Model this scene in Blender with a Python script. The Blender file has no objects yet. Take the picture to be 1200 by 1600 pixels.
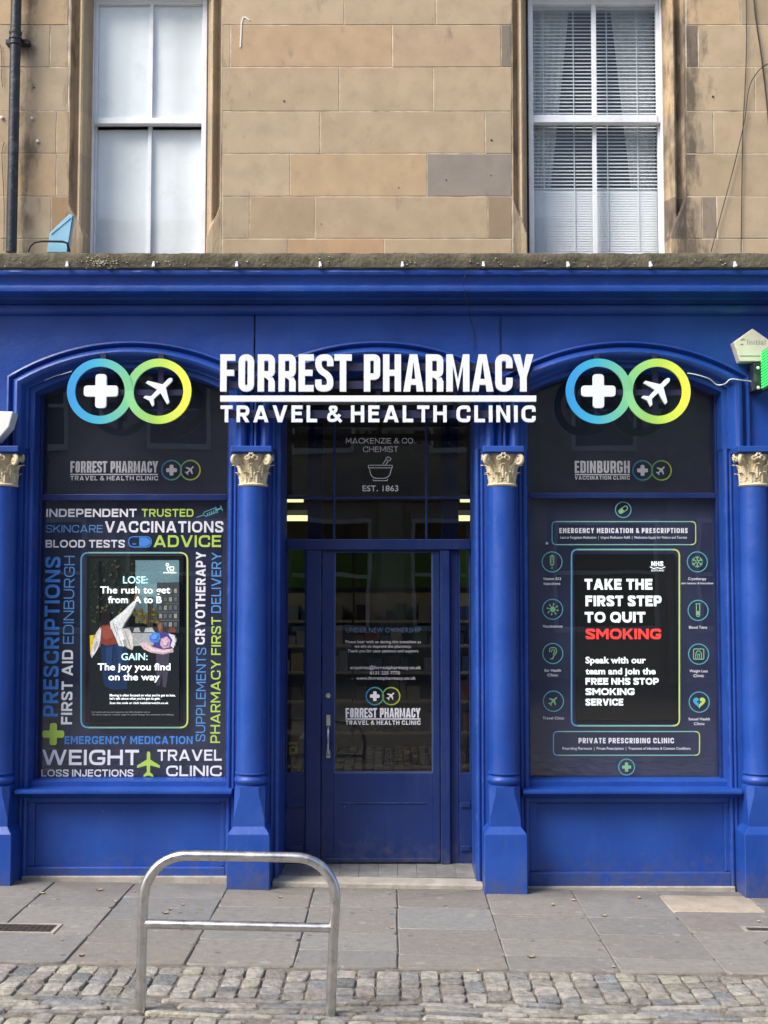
import bpy, bmesh, math, random
from mathutils import Vector, Matrix, noise
random.seed(7)
R = math.radians
sc = bpy.context.scene
COL = sc.collection

# ------------------------------------------------------------------ camera, sky, sun
FPX, CX, EYE, DIST = 2000.0, 612.0, 1.67, 7.5
PITCH = math.atan(0.065)
cam_d = bpy.data.cameras.new('camera')
cam = bpy.data.objects.new('camera', cam_d)
COL.objects.link(cam)
cam.location = (0, -DIST, EYE)
cam.rotation_euler = (math.pi / 2 + PITCH, 0, 0)
cam_d.sensor_width = 36
cam_d.lens = FPX / 1600 * 36
cam_d.shift_x = -(CX - 600) / 1600
cam_d.clip_end = 500
sc.camera = cam

SUN_ELEV, SUN_AZ = 45, 54          # degrees; azimuth measured to the left of the facade normal
w = bpy.data.worlds.new('World')
sc.world = w
w.use_nodes = True
nt = w.node_tree
bg = nt.nodes['Background']
sky = nt.nodes.new('ShaderNodeTexSky')
sky.sky_type = 'NISHITA'
sky.sun_disc = False
sky.sun_elevation = R(SUN_ELEV)
sky.sun_rotation = R(180 + SUN_AZ)
sky.dust_density = 3.0
sky.ozone_density = 1.0
nt.links.new(sky.outputs[0], bg.inputs[0])
bg.inputs[1].default_value = 0.135
sd = bpy.data.lights.new('sun', 'SUN')
sd.energy = 2.2
sd.angle = R(30)
sd.color = (1.0, 0.965, 0.91)
so = bpy.data.objects.new('sun', sd)
COL.objects.link(so)
sdir = Vector((-math.sin(R(SUN_AZ)) * math.cos(R(SUN_ELEV)), -math.cos(R(SUN_AZ)) * math.cos(R(SUN_ELEV)), math.sin(R(SUN_ELEV))))
so.rotation_euler = sdir.to_track_quat('Z', 'Y').to_euler()
so.location = sdir * 40
sc.view_settings.view_transform = 'Standard'
sc.view_settings.look = 'None'
sc.view_settings.exposure = 0.92
sc.view_settings.gamma = 1.0
sc.render.engine = 'CYCLES'
sc.cycles.max_bounces = 8
sc.cycles.transparent_max_bounces = 12
sc.cycles.use_denoising = True

# ------------------------------------------------------------------ measuring: photo pixel -> metres on a plane
CP, SP = math.cos(PITCH), math.sin(PITCH)
def Zp(py, Y=0.0):
    t = (800 - py) / FPX
    return EYE + (DIST + Y) * (SP + t * CP) / (CP - t * SP)
def Xp(px, py, Y=0.0):
    t = (800 - py) / FPX
    return (DIST + Y) * ((px - CX) / FPX) / (CP - t * SP)
def at(px, py, Y=0.0):
    return Vector((Xp(px, py, Y), Y, Zp(py, Y)))
def gz(x, y=0):
    return -0.016 * max(-9, min(9, x))

# ------------------------------------------------------------------ materials
def nd(t, typ, loc=None, **kw):
    n = t.nodes.new(typ)
    for k, v in kw.items():
        setattr(n, k, v)
    return n
def base_mat(name):
    m = bpy.data.materials.new(name)
    m.use_nodes = True
    t = m.node_tree
    return m, t, t.nodes['Principled BSDF'], t.nodes['Material Output']
def mat(name, col, rough=0.6, metal=0.0, var=0.15, scale=6.0, bump=0.0, bscale=60.0, attr=False, spec=0.5,
        dark=None, dark_amt=0.0, dark_scale=3.0, coat=0.0, emit=None, estr=0.0, rvar=0.0, stretch=None):
    m, t, b, out = base_mat(name)
    L = t.links.new
    tc = nd(t, 'ShaderNodeTexCoord')
    src = tc.outputs['Object']
    if stretch:
        mp = nd(t, 'ShaderNodeMapping'); mp.inputs['Scale'].default_value = stretch
        L(src, mp.inputs['Vector']); src = mp.outputs[0]
    n1 = nd(t, 'ShaderNodeTexNoise'); n1.inputs['Scale'].default_value = scale; n1.inputs['Detail'].default_value = 6
    L(src, n1.inputs['Vector'])
    rm = nd(t, 'ShaderNodeMapRange'); rm.inputs[1].default_value = .3; rm.inputs[2].default_value = .7
    rm.inputs[3].default_value = 1 - var; rm.inputs[4].default_value = 1 + var
    L(n1.outputs[0], rm.inputs[0])
    mx = nd(t, 'ShaderNodeMix', data_type='RGBA', blend_type='MULTIPLY'); mx.inputs[0].default_value = 1
    if attr:
        a = nd(t, 'ShaderNodeVertexColor'); a.layer_name = 'Col'
        L(a.outputs[0], mx.inputs[6])
    else:
        mx.inputs[6].default_value = (*col, 1)
    cb = nd(t, 'ShaderNodeCombineColor')
    for i in range(3): L(rm.outputs[0], cb.inputs[i])
    L(cb.outputs[0], mx.inputs[7])
    c = mx.outputs[2]
    if dark:
        n2 = nd(t, 'ShaderNodeTexNoise'); n2.inputs['Scale'].default_value = dark_scale; n2.inputs['Detail'].default_value = 9
        n2.inputs['Roughness'].default_value = .65
        L(src, n2.inputs['Vector'])
        r2 = nd(t, 'ShaderNodeMapRange'); r2.inputs[1].default_value = .52; r2.inputs[2].default_value = .72
        r2.inputs[3].default_value = 0; r2.inputs[4].default_value = dark_amt
        L(n2.outputs[0], r2.inputs[0])
        m2 = nd(t, 'ShaderNodeMix', data_type='RGBA')
        L(r2.outputs[0], m2.inputs[0]); L(c, m2.inputs[6]); m2.inputs[7].default_value = (*dark, 1)
        c = m2.outputs[2]
    L(c, b.inputs['Base Color'])
    b.inputs['Roughness'].default_value = rough
    b.inputs['Metallic'].default_value = metal
    b.inputs['Specular IOR Level'].default_value = spec
    if rvar:
        r3 = nd(t, 'ShaderNodeMapRange'); r3.inputs[1].default_value = .3; r3.inputs[2].default_value = .7
        r3.inputs[3].default_value = rough - rvar; r3.inputs[4].default_value = rough + rvar
        L(n1.outputs[0], r3.inputs[0]); L(r3.outputs[0], b.inputs['Roughness'])
    if coat: b.inputs['Coat Weight'].default_value = coat
    if bump:
        n3 = nd(t, 'ShaderNodeTexNoise'); n3.inputs['Scale'].default_value = bscale; n3.inputs['Detail'].default_value = 5
        L(src, n3.inputs['Vector'])
        bp = nd(t, 'ShaderNodeBump'); bp.inputs['Strength'].default_value = bump; bp.inputs['Distance'].default_value = .01
        L(n3.outputs[0], bp.inputs['Height']); L(bp.outputs[0], b.inputs['Normal'])
    if emit is not None:
        b.inputs['Emission Strength'].default_value = estr
        if emit == 'attr': L(c, b.inputs['Emission Color'])
        else: b.inputs['Emission Color'].default_value = (*emit, 1)
    return m

def blue_mat(name, col, bump=0.25):
    """Thick gloss paint over old stone and timber: lumps, runs, small chips, dusty film."""
    m, t, b, out = base_mat(name)
    L = t.links.new
    tc = nd(t, 'ShaderNodeTexCoord')
    n1 = nd(t, 'ShaderNodeTexNoise'); n1.inputs['Scale'].default_value = 2.2; n1.inputs['Detail'].default_value = 8
    n2 = nd(t, 'ShaderNodeTexNoise'); n2.inputs['Scale'].default_value = 38; n2.inputs['Detail'].default_value = 6
    n3 = nd(t, 'ShaderNodeTexNoise'); n3.inputs['Scale'].default_value = 5.5; n3.inputs['Detail'].default_value = 3
    mp = nd(t, 'ShaderNodeMapping'); mp.inputs['Scale'].default_value = (9, 9, 1.1)
    n4 = nd(t, 'ShaderNodeTexNoise'); n4.inputs['Scale'].default_value = 3; n4.inputs['Detail'].default_value = 6
    n5 = nd(t, 'ShaderNodeTexNoise'); n5.inputs['Scale'].default_value = 26; n5.inputs['Detail'].default_value = 9; n5.inputs['Roughness'].default_value = .7
    for n in (n1, n2, n3, n5): L(tc.outputs['Object'], n.inputs['Vector'])
    L(tc.outputs['Object'], mp.inputs['Vector']); L(mp.outputs[0], n4.inputs['Vector'])
    r1 = nd(t, 'ShaderNodeMapRange'); r1.inputs[1].default_value = .3; r1.inputs[2].default_value = .72
    L(n1.outputs[0], r1.inputs[0])
    mx = nd(t, 'ShaderNodeMix', data_type='RGBA')
    mx.inputs[6].default_value = (col[0] * .72, col[1] * .76, col[2] * .8, 1)
    mx.inputs[7].default_value = (col[0] * 1.35 + .004, col[1] * 1.25, col[2] * 1.12, 1)
    L(r1.outputs[0], mx.inputs[0])
    r4 = nd(t, 'ShaderNodeMapRange'); r4.inputs[1].default_value = .56; r4.inputs[2].default_value = .8; r4.inputs[4].default_value = .12
    L(n4.outputs[0], r4.inputs[0])
    m4 = nd(t, 'ShaderNodeMix', data_type='RGBA'); m4.inputs[7].default_value = (.10, .13, .24, 1)
    L(r4.outputs[0], m4.inputs[0]); L(mx.outputs[2], m4.inputs[6])
    r5 = nd(t, 'ShaderNodeMapRange'); r5.inputs[1].default_value = .69; r5.inputs[2].default_value = .72; r5.inputs[4].default_value = .75
    L(n5.outputs[0], r5.inputs[0])
    m5 = nd(t, 'ShaderNodeMix', data_type='RGBA'); m5.inputs[7].default_value = (.22, .25, .40, 1)
    L(r5.outputs[0], m5.inputs[0]); L(m4.outputs[2], m5.inputs[6])
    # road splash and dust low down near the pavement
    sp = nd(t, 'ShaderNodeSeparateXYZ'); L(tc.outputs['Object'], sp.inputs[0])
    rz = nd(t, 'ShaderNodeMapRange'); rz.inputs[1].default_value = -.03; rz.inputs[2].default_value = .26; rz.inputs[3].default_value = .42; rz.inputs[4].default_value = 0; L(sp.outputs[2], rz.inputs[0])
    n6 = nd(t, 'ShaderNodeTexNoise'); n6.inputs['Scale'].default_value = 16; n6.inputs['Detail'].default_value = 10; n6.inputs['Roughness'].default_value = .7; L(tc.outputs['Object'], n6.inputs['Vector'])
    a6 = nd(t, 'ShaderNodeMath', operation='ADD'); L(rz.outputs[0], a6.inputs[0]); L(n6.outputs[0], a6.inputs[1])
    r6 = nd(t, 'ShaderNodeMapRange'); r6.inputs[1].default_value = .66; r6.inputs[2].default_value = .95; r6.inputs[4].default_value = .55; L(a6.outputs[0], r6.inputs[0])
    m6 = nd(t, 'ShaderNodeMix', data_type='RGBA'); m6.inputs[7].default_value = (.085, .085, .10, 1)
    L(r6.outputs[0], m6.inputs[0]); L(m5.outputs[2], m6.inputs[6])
    # paint rubbed thin and chipped along the arrises
    bv = nd(t, 'ShaderNodeBevel', samples=4); bv.inputs['Radius'].default_value = .007
    ge = nd(t, 'ShaderNodeNewGeometry')
    dt = nd(t, 'ShaderNodeVectorMath', operation='DOT_PRODUCT'); L(bv.outputs[0], dt.inputs[0]); L(ge.outputs['Normal'], dt.inputs[1])
    n7 = nd(t, 'ShaderNodeTexNoise'); n7.inputs['Scale'].default_value = 21; n7.inputs['Detail'].default_value = 9; n7.inputs['Roughness'].default_value = .7; L(tc.outputs['Object'], n7.inputs['Vector'])
    r7 = nd(t, 'ShaderNodeMapRange'); r7.inputs[1].default_value = .985; r7.inputs[2].default_value = .86; L(dt.outputs['Value'], r7.inputs[0])
    r8 = nd(t, 'ShaderNodeMapRange'); r8.inputs[1].default_value = .48; r8.inputs[2].default_value = .66; r8.inputs[4].default_value = .75; L(n7.outputs[0], r8.inputs[0])
    m7 = nd(t, 'ShaderNodeMath', operation='MULTIPLY'); L(r7.outputs[0], m7.inputs[0]); L(r8.outputs[0], m7.inputs[1])
    m8 = nd(t, 'ShaderNodeMix', data_type='RGBA'); m8.inputs[7].default_value = (.075, .13, .38, 1)
    L(m7.outputs[0], m8.inputs[0]); L(m6.outputs[2], m8.inputs[6])
    L(m8.outputs[2], b.inputs['Base Color'])
    rr = nd(t, 'ShaderNodeMapRange'); rr.inputs[1].default_value = .3; rr.inputs[2].default_value = .7; rr.inputs[3].default_value = .3; rr.inputs[4].default_value = .52
    L(n3.outputs[0], rr.inputs[0]); L(rr.outputs[0], b.inputs['Roughness'])
    b.inputs['Specular IOR Level'].default_value = .45
    ad = nd(t, 'ShaderNodeMath', operation='MULTIPLY_ADD'); ad.inputs[1].default_value = 3.2
    L(n3.outputs[0], ad.inputs[0]); L(n2.outputs[0], ad.inputs[2])
    bp = nd(t, 'ShaderNodeBump'); bp.inputs['Strength'].default_value = bump; bp.inputs['Distance'].default_value = .008
    L(ad.outputs[0], bp.inputs['Height']); L(bp.outputs[0], b.inputs['Normal'])
    return m

def glass_mat(name, tint=(1, 1, 1), boost=1.0, rough=0.0):
    m = bpy.data.materials.new(name); m.use_nodes = True
    t = m.node_tree
    for n in list(t.nodes):
        if n.type != 'OUTPUT_MATERIAL': t.nodes.remove(n)
    out = [n for n in t.nodes][0]
    tr = nd(t, 'ShaderNodeBsdfTransparent'); tr.inputs[0].default_value = (*tint, 1)
    gl = nd(t, 'ShaderNodeBsdfGlossy'); gl.inputs['Roughness'].default_value = rough
    fr = nd(t, 'ShaderNodeFresnel')
    ge = nd(t, 'ShaderNodeNewGeometry'); io = nd(t, 'ShaderNodeMath', operation='MULTIPLY_ADD')
    io.inputs[1].default_value = 1 / 1.52 - 1.52; io.inputs[2].default_value = 1.52      # a thin pane mirrors alike from both sides
    t.links.new(ge.outputs['Backfacing'], io.inputs[0]); t.links.new(io.outputs[0], fr.inputs[0])
    mu = nd(t, 'ShaderNodeMath', operation='MULTIPLY', use_clamp=True); mu.inputs[1].default_value = boost
    tc = nd(t, 'ShaderNodeTexCoord'); ns = nd(t, 'ShaderNodeTexNoise'); ns.inputs['Scale'].default_value = 1.3
    bp = nd(t, 'ShaderNodeBump'); bp.inputs['Strength'].default_value = .06; bp.inputs['Distance'].default_value = .02
    t.links.new(tc.outputs['Object'], ns.inputs['Vector']); t.links.new(ns.outputs[0], bp.inputs['Height'])
    t.links.new(bp.outputs[0], gl.inputs['Normal'])
    mix = nd(t, 'ShaderNodeMixShader')
    t.links.new(fr.outputs[0], mu.inputs[0]); t.links.new(mu.outputs[0], mix.inputs[0])
    t.links.new(tr.outputs[0], mix.inputs[1]); t.links.new(gl.outputs[0], mix.inputs[2])
    t.links.new(mix.outputs[0], out.inputs['Surface'])
    return m

M = {}
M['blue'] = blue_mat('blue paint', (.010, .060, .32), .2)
M['blue_shaded'] = blue_mat('blue paint in shade', (.0045, .023, .125), .12)  # the blue paint darkened: shade of the door recess put into the colour
M['rail'] = mat('dark navy rail paint', (.010, .012, .05), .5, var=.2)
M['stone'] = mat('sandstone', (.4, .3, .19), .9, var=.08, scale=7, bump=.25, bscale=150, attr=True, dark=(.16, .125, .085), dark_amt=.22, dark_scale=11)
def soot_and_pipe_shade(m, edges):
    t = m.node_tree; L = t.links.new; b = t.nodes['Principled BSDF']
    src = b.inputs['Base Color'].links[0].from_socket
    tc = nd(t, 'ShaderNodeTexCoord'); sp = nd(t, 'ShaderNodeSeparateXYZ'); L(tc.outputs['Object'], sp.inputs[0])
    mp = nd(t, 'ShaderNodeMapping'); mp.inputs['Scale'].default_value = (13, 13, 5); L(tc.outputs['Object'], mp.inputs['Vector'])
    ns = nd(t, 'ShaderNodeTexNoise'); ns.inputs['Scale'].default_value = 1; ns.inputs['Detail'].default_value = 10; ns.inputs['Roughness'].default_value = .62; L(mp.outputs[0], ns.inputs['Vector'])
    tot = None
    for x0, wid, amt in edges:
        s1 = nd(t, 'ShaderNodeMath', operation='SUBTRACT'); L(sp.outputs[0], s1.inputs[0]); s1.inputs[1].default_value = x0
        a = nd(t, 'ShaderNodeMath', operation='ABSOLUTE'); L(s1.outputs[0], a.inputs[0])
        r = nd(t, 'ShaderNodeMapRange'); r.inputs[1].default_value = 0; r.inputs[2].default_value = wid; r.inputs[3].default_value = amt; r.inputs[4].default_value = 0; L(a.outputs[0], r.inputs[0])
        if tot is None: tot = r.outputs[0]
        else:
            mxx = nd(t, 'ShaderNodeMath', operation='MAXIMUM'); L(tot, mxx.inputs[0]); L(r.outputs[0], mxx.inputs[1]); tot = mxx.outputs[0]
    ad = nd(t, 'ShaderNodeMath', operation='ADD'); L(tot, ad.inputs[0]); L(ns.outputs[0], ad.inputs[1])
    rr = nd(t, 'ShaderNodeMapRange'); rr.inputs[1].default_value = .64; rr.inputs[2].default_value = .86; rr.inputs[4].default_value = .8; L(ad.outputs[0], rr.inputs[0])
    mx = nd(t, 'ShaderNodeMix', data_type='RGBA'); L(rr.outputs[0], mx.inputs[0]); L(src, mx.inputs[6]); mx.inputs[7].default_value = (.055, .045, .035, 1)
    L(mx.outputs[2], b.inputs['Base Color'])
soot_and_pipe_shade(M['stone'], [(Xp(1068, 200, .02), .20, .34), (Xp(802, 200, .02), .05, .22), (Xp(108, 200, .02), .07, .22), (Xp(42, 200, .02), .11, .28), (Xp(345, 200, .02), .05, .18)])  # band right of the drainpipe is its soft shadow, put into the colour
M['mortar'] = mat('lime mortar', (.60, .53, .42), .95, var=.35, scale=14, dark=(.12, .09, .06), dark_amt=.9, dark_scale=4)
M['ledge'] = mat('mossy ledge stone', (.105, .092, .062), .95, var=.4, scale=8, bump=1.0, bscale=45, dark=(.035, .036, .018), dark_amt=.9, dark_scale=9)
M['lichen'] = mat('lichen', (.45, .43, .33), .95, var=.4, scale=60)
M['white_paint'] = mat('white sash paint', (.74, .76, .80), .45, var=.05, scale=12, bump=.08, bscale=50, dark=(.45, .42, .36), dark_amt=.35, dark_scale=11)
M['pane_frost'] = mat('frosted film', (.78, .81, .82), .5, var=.10, scale=2.5, dark=(.50, .53, .53), dark_amt=.5, dark_scale=5)
M['blind_white'] = mat('white blind slat', (.75, .78, .80), .5, var=.04)
M['curtain'] = mat('net curtain', (.66, .68, .67), .9, var=.15, scale=18)
M['dark_room'] = mat('dark room', (.03, .03, .035), .9, var=.2)
M['glass'] = glass_mat('window glass', (.96, .98, .97), 1.8)
M['glass_up'] = glass_mat('sash glass', (.95, .97, .97), 1.2)
M['film_up'] = mat('dark window film', (.022, .024, .046), .36, var=.18, scale=1.6, spec=.3)
M['film'] = mat('navy window film', (.042, .050, .105), .36, var=.18, scale=1.6, spec=.3)
M['vin_white'] = mat('white vinyl', (.74, .74, .78), .5, var=.04)
M['vin_grey'] = mat('dulled white vinyl', (.40, .40, .43), .5, var=.1)
M['vin_lime'] = mat('lime vinyl', (.42, .60, .09), .5, var=.05)
M['vin_blue'] = mat('blue vinyl', (.05, .22, .62), .5, var=.05)
M['vin_blue2'] = mat('pale blue vinyl', (.09, .27, .58), .5, var=.05)
M['vin_teal'] = mat('teal vinyl', (.10, .36, .42), .5, var=.05)
M['vin_green'] = mat('soft green vinyl', (.22, .48, .24), .5, var=.05)
M['vin_dim'] = mat('faded blue vinyl', (.04, .075, .15), .5, var=.05)
M['attr_paint'] = mat('graduated print', (1, 1, 1), .45, var=.03, attr=True)
M['sign_white'] = mat('white acrylic sign face', (.77, .80, .86), .45, var=.02)
M['screen'] = mat('display picture', (1, 1, 1), .3, var=.22, scale=110, attr=True, emit='attr', estr=.16)
M['screen_text'] = mat('display text', (.85, .88, .88), .3, var=.02, emit=(.80, .88, .88), estr=.45)
M['screen_cyan'] = mat('display cyan text', (.50, .78, .80), .3, var=.02, emit=(.40, .70, .72), estr=.45)
M['screen_red'] = mat('display red text', (.75, .06, .05), .3, var=.02, emit=(.8, .05, .04), estr=.45)
M['bezel'] = mat('black display bezel', (.008, .008, .009), .35, var=.2)
M['cream'] = mat('old cream paint', (.60, .515, .34), .75, var=.14, scale=14, bump=.35, bscale=70, dark=(.17, .12, .05), dark_amt=.45, dark_scale=24)
M['steel'] = mat('brushed stainless steel', (.60, .59, .57), .34, 1.0, var=.12, scale=20, bump=.05, bscale=200, rvar=.1, dark=(.30, .29, .27), dark_amt=.5, dark_scale=30)
M['iron'] = mat('black painted iron', (.014, .017, .025), .42, var=.35, scale=10, bump=.3, bscale=50, dark=(.16, .16, .17), dark_amt=.5, dark_scale=14)
M['cable'] = mat('black cable', (.02, .018, .016), .6, var=.2)
M['cable_white'] = mat('white cable', (.6, .6, .6), .5, var=.2)
M['clip'] = mat('white plastic clip', (.7, .7, .68), .5, var=.1)
M['alarm'] = mat('aged cream plastic', (.66, .63, .50), .45, var=.08, scale=5, dark=(.40, .36, .25), dark_amt=.4, dark_scale=7)
M['alarm_white'] = mat('white plastic', (.75, .76, .74), .4, var=.05)
M['sky_blue'] = mat('light blue plastic', (.22, .46, .62), .45, var=.12, scale=7, dark=(.5, .6, .66), dark_amt=.3)
M['print_grey'] = mat('faded grey print', (.36, .36, .34), .5, var=.2)
M['flag'] = mat('paving flag', (.3, .28, .26), .85, var=.12, scale=24, bump=.4, bscale=110, attr=True, dark=(.135, .125, .112), dark_amt=.35, dark_scale=26)
M['sett'] = mat('granite sett', (.3, .28, .25), .85, var=.3, scale=28, bump=.9, bscale=55, attr=True, dark=(.12, .105, .085), dark_amt=.45, dark_scale=16)
M['grit'] = mat('sandy grit', (.17, .145, .115), .95, var=.4, scale=40, bump=.8, bscale=120, dark=(.05, .043, .033), dark_amt=.8, dark_scale=11)
M['road'] = mat('road', (.17, .16, .145), .9, var=.25, scale=9, bump=.5, bscale=60)
def ground_dirt_shade(m, spots=True):
    t = m.node_tree; L = t.links.new; b = t.nodes['Principled BSDF']
    c = b.inputs['Base Color'].links[0].from_socket
    tc = nd(t, 'ShaderNodeTexCoord')
    if spots:
        for sc_, thr, cc, amt in ((7, .20, (.33, .32, .29, 1), .5), (10, .17, (.075, .068, .06, 1), .6), (23, .20, (.42, .38, .30, 1), .5)):
            v = nd(t, 'ShaderNodeTexVoronoi'); v.inputs['Scale'].default_value = sc_; L(tc.outputs['Object'], v.inputs['Vector'])
            sx = nd(t, 'ShaderNodeSeparateColor'); L(v.outputs['Color'], sx.inputs[0])
            k1 = nd(t, 'ShaderNodeMath', operation='MULTIPLY'); L(sx.outputs[0], k1.inputs[0]); k1.inputs[1].default_value = thr * 1.9
            k2 = nd(t, 'ShaderNodeMath', operation='SUBTRACT'); L(k1.outputs[0], k2.inputs[0]); k2.inputs[1].default_value = thr * .9
            k3 = nd(t, 'ShaderNodeMath', operation='LESS_THAN'); L(v.outputs['Distance'], k3.inputs[0]); L(k2.outputs[0], k3.inputs[1])
            k4 = nd(t, 'ShaderNodeMath', operation='MULTIPLY'); L(k3.outputs[0], k4.inputs[0]); k4.inputs[1].default_value = amt
            mx = nd(t, 'ShaderNodeMix', data_type='RGBA'); L(k4.outputs[0], mx.inputs[0]); L(c, mx.inputs[6]); mx.inputs[7].default_value = cc
            c = mx.outputs[2]
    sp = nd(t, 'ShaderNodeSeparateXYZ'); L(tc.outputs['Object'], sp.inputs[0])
    rz = nd(t, 'ShaderNodeMapRange'); rz.inputs[1].default_value = -.42; rz.inputs[2].default_value = -.10; rz.inputs[3].default_value = 0; rz.inputs[4].default_value = .34; L(sp.outputs[1], rz.inputs[0])  # wall-foot dirt, also contact shade put into the colour
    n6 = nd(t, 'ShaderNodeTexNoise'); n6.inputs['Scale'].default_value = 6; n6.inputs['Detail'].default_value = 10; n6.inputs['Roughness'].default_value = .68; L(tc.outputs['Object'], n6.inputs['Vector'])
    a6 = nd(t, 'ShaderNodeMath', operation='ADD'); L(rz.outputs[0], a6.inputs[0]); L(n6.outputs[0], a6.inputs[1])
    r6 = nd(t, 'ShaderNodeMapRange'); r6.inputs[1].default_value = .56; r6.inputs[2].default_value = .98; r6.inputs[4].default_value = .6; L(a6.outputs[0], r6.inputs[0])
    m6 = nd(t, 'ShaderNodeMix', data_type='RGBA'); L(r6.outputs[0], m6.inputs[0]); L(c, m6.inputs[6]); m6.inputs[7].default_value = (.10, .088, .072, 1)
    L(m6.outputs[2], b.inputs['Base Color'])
ground_dirt_shade(M['flag']); ground_dirt_shade(M['sett'], False)
M['tile'] = mat('threshold tile', (.33, .32, .30), .6, var=.2, scale=12, attr=True)
M['slabstone'] = mat('step stone', (.36, .33, .28), .85, var=.2, scale=6, bump=.4, bscale=50, dark=(.16, .14, .11), dark_amt=.5, dark_scale=7)
M['cover'] = mat('iron cover', (.06, .05, .045), .7, .3, var=.3, scale=30, bump=.8, bscale=140)
M['leaf'] = mat('dry leaf', (.40, .31, .18), .8, var=.4, scale=30)
M['grass'] = mat('grass', (.10, .13, .03), .8, var=.4, scale=30)
M['room_wall'] = mat('shop wall', (.42, .38, .28), .9, var=.15)
M['room_green'] = mat('green fascia panel', (.06, .17, .015), .6, var=.1)
M['room_ceiling'] = mat('shop ceiling', (.30, .30, .29), .9, var=.1)
M['room_floor'] = mat('shop floor', (.12, .11, .10), .6, var=.2)
M['shelf'] = mat('shelf board', (.45, .41, .32), .7, var=.2)
M['stock'] = mat('shelf stock', (1, 1, 1), .5, var=.15, attr=True)
M['tube'] = mat('lit tube', (1, 1, .8), .5, var=0, emit=(1, .93, .48), estr=.75)
M['fill_panel'] = mat('added fill panel', (1, 1, .95), .5, var=0, emit=(1, .95, .80), estr=4.6)
M['led'] = mat('green lamp', (.02, .5, .08), .5, var=.05, emit=(.05, .85, .15), estr=.75)
M['led_dark'] = mat('dark green face', (.012, .04, .02), .5, var=.3)
M['yellow'] = mat('yellow label', (.68, .50, .03), .5, var=.05)
M['tape'] = mat('silver knurl', (.62, .66, .72), .4, 1.0, var=.3, scale=80)
M['opp_stone'] = mat('opposite stone', (.42, .37, .31), .9, var=.2, scale=3)
M['opp_white'] = mat('opposite paint', (.7, .7, .68), .5, var=.1)
M['opp_pane'] = mat('opposite pane', (.02, .024, .03), .1, var=.2)
M['gold'] = M['cream']

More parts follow.
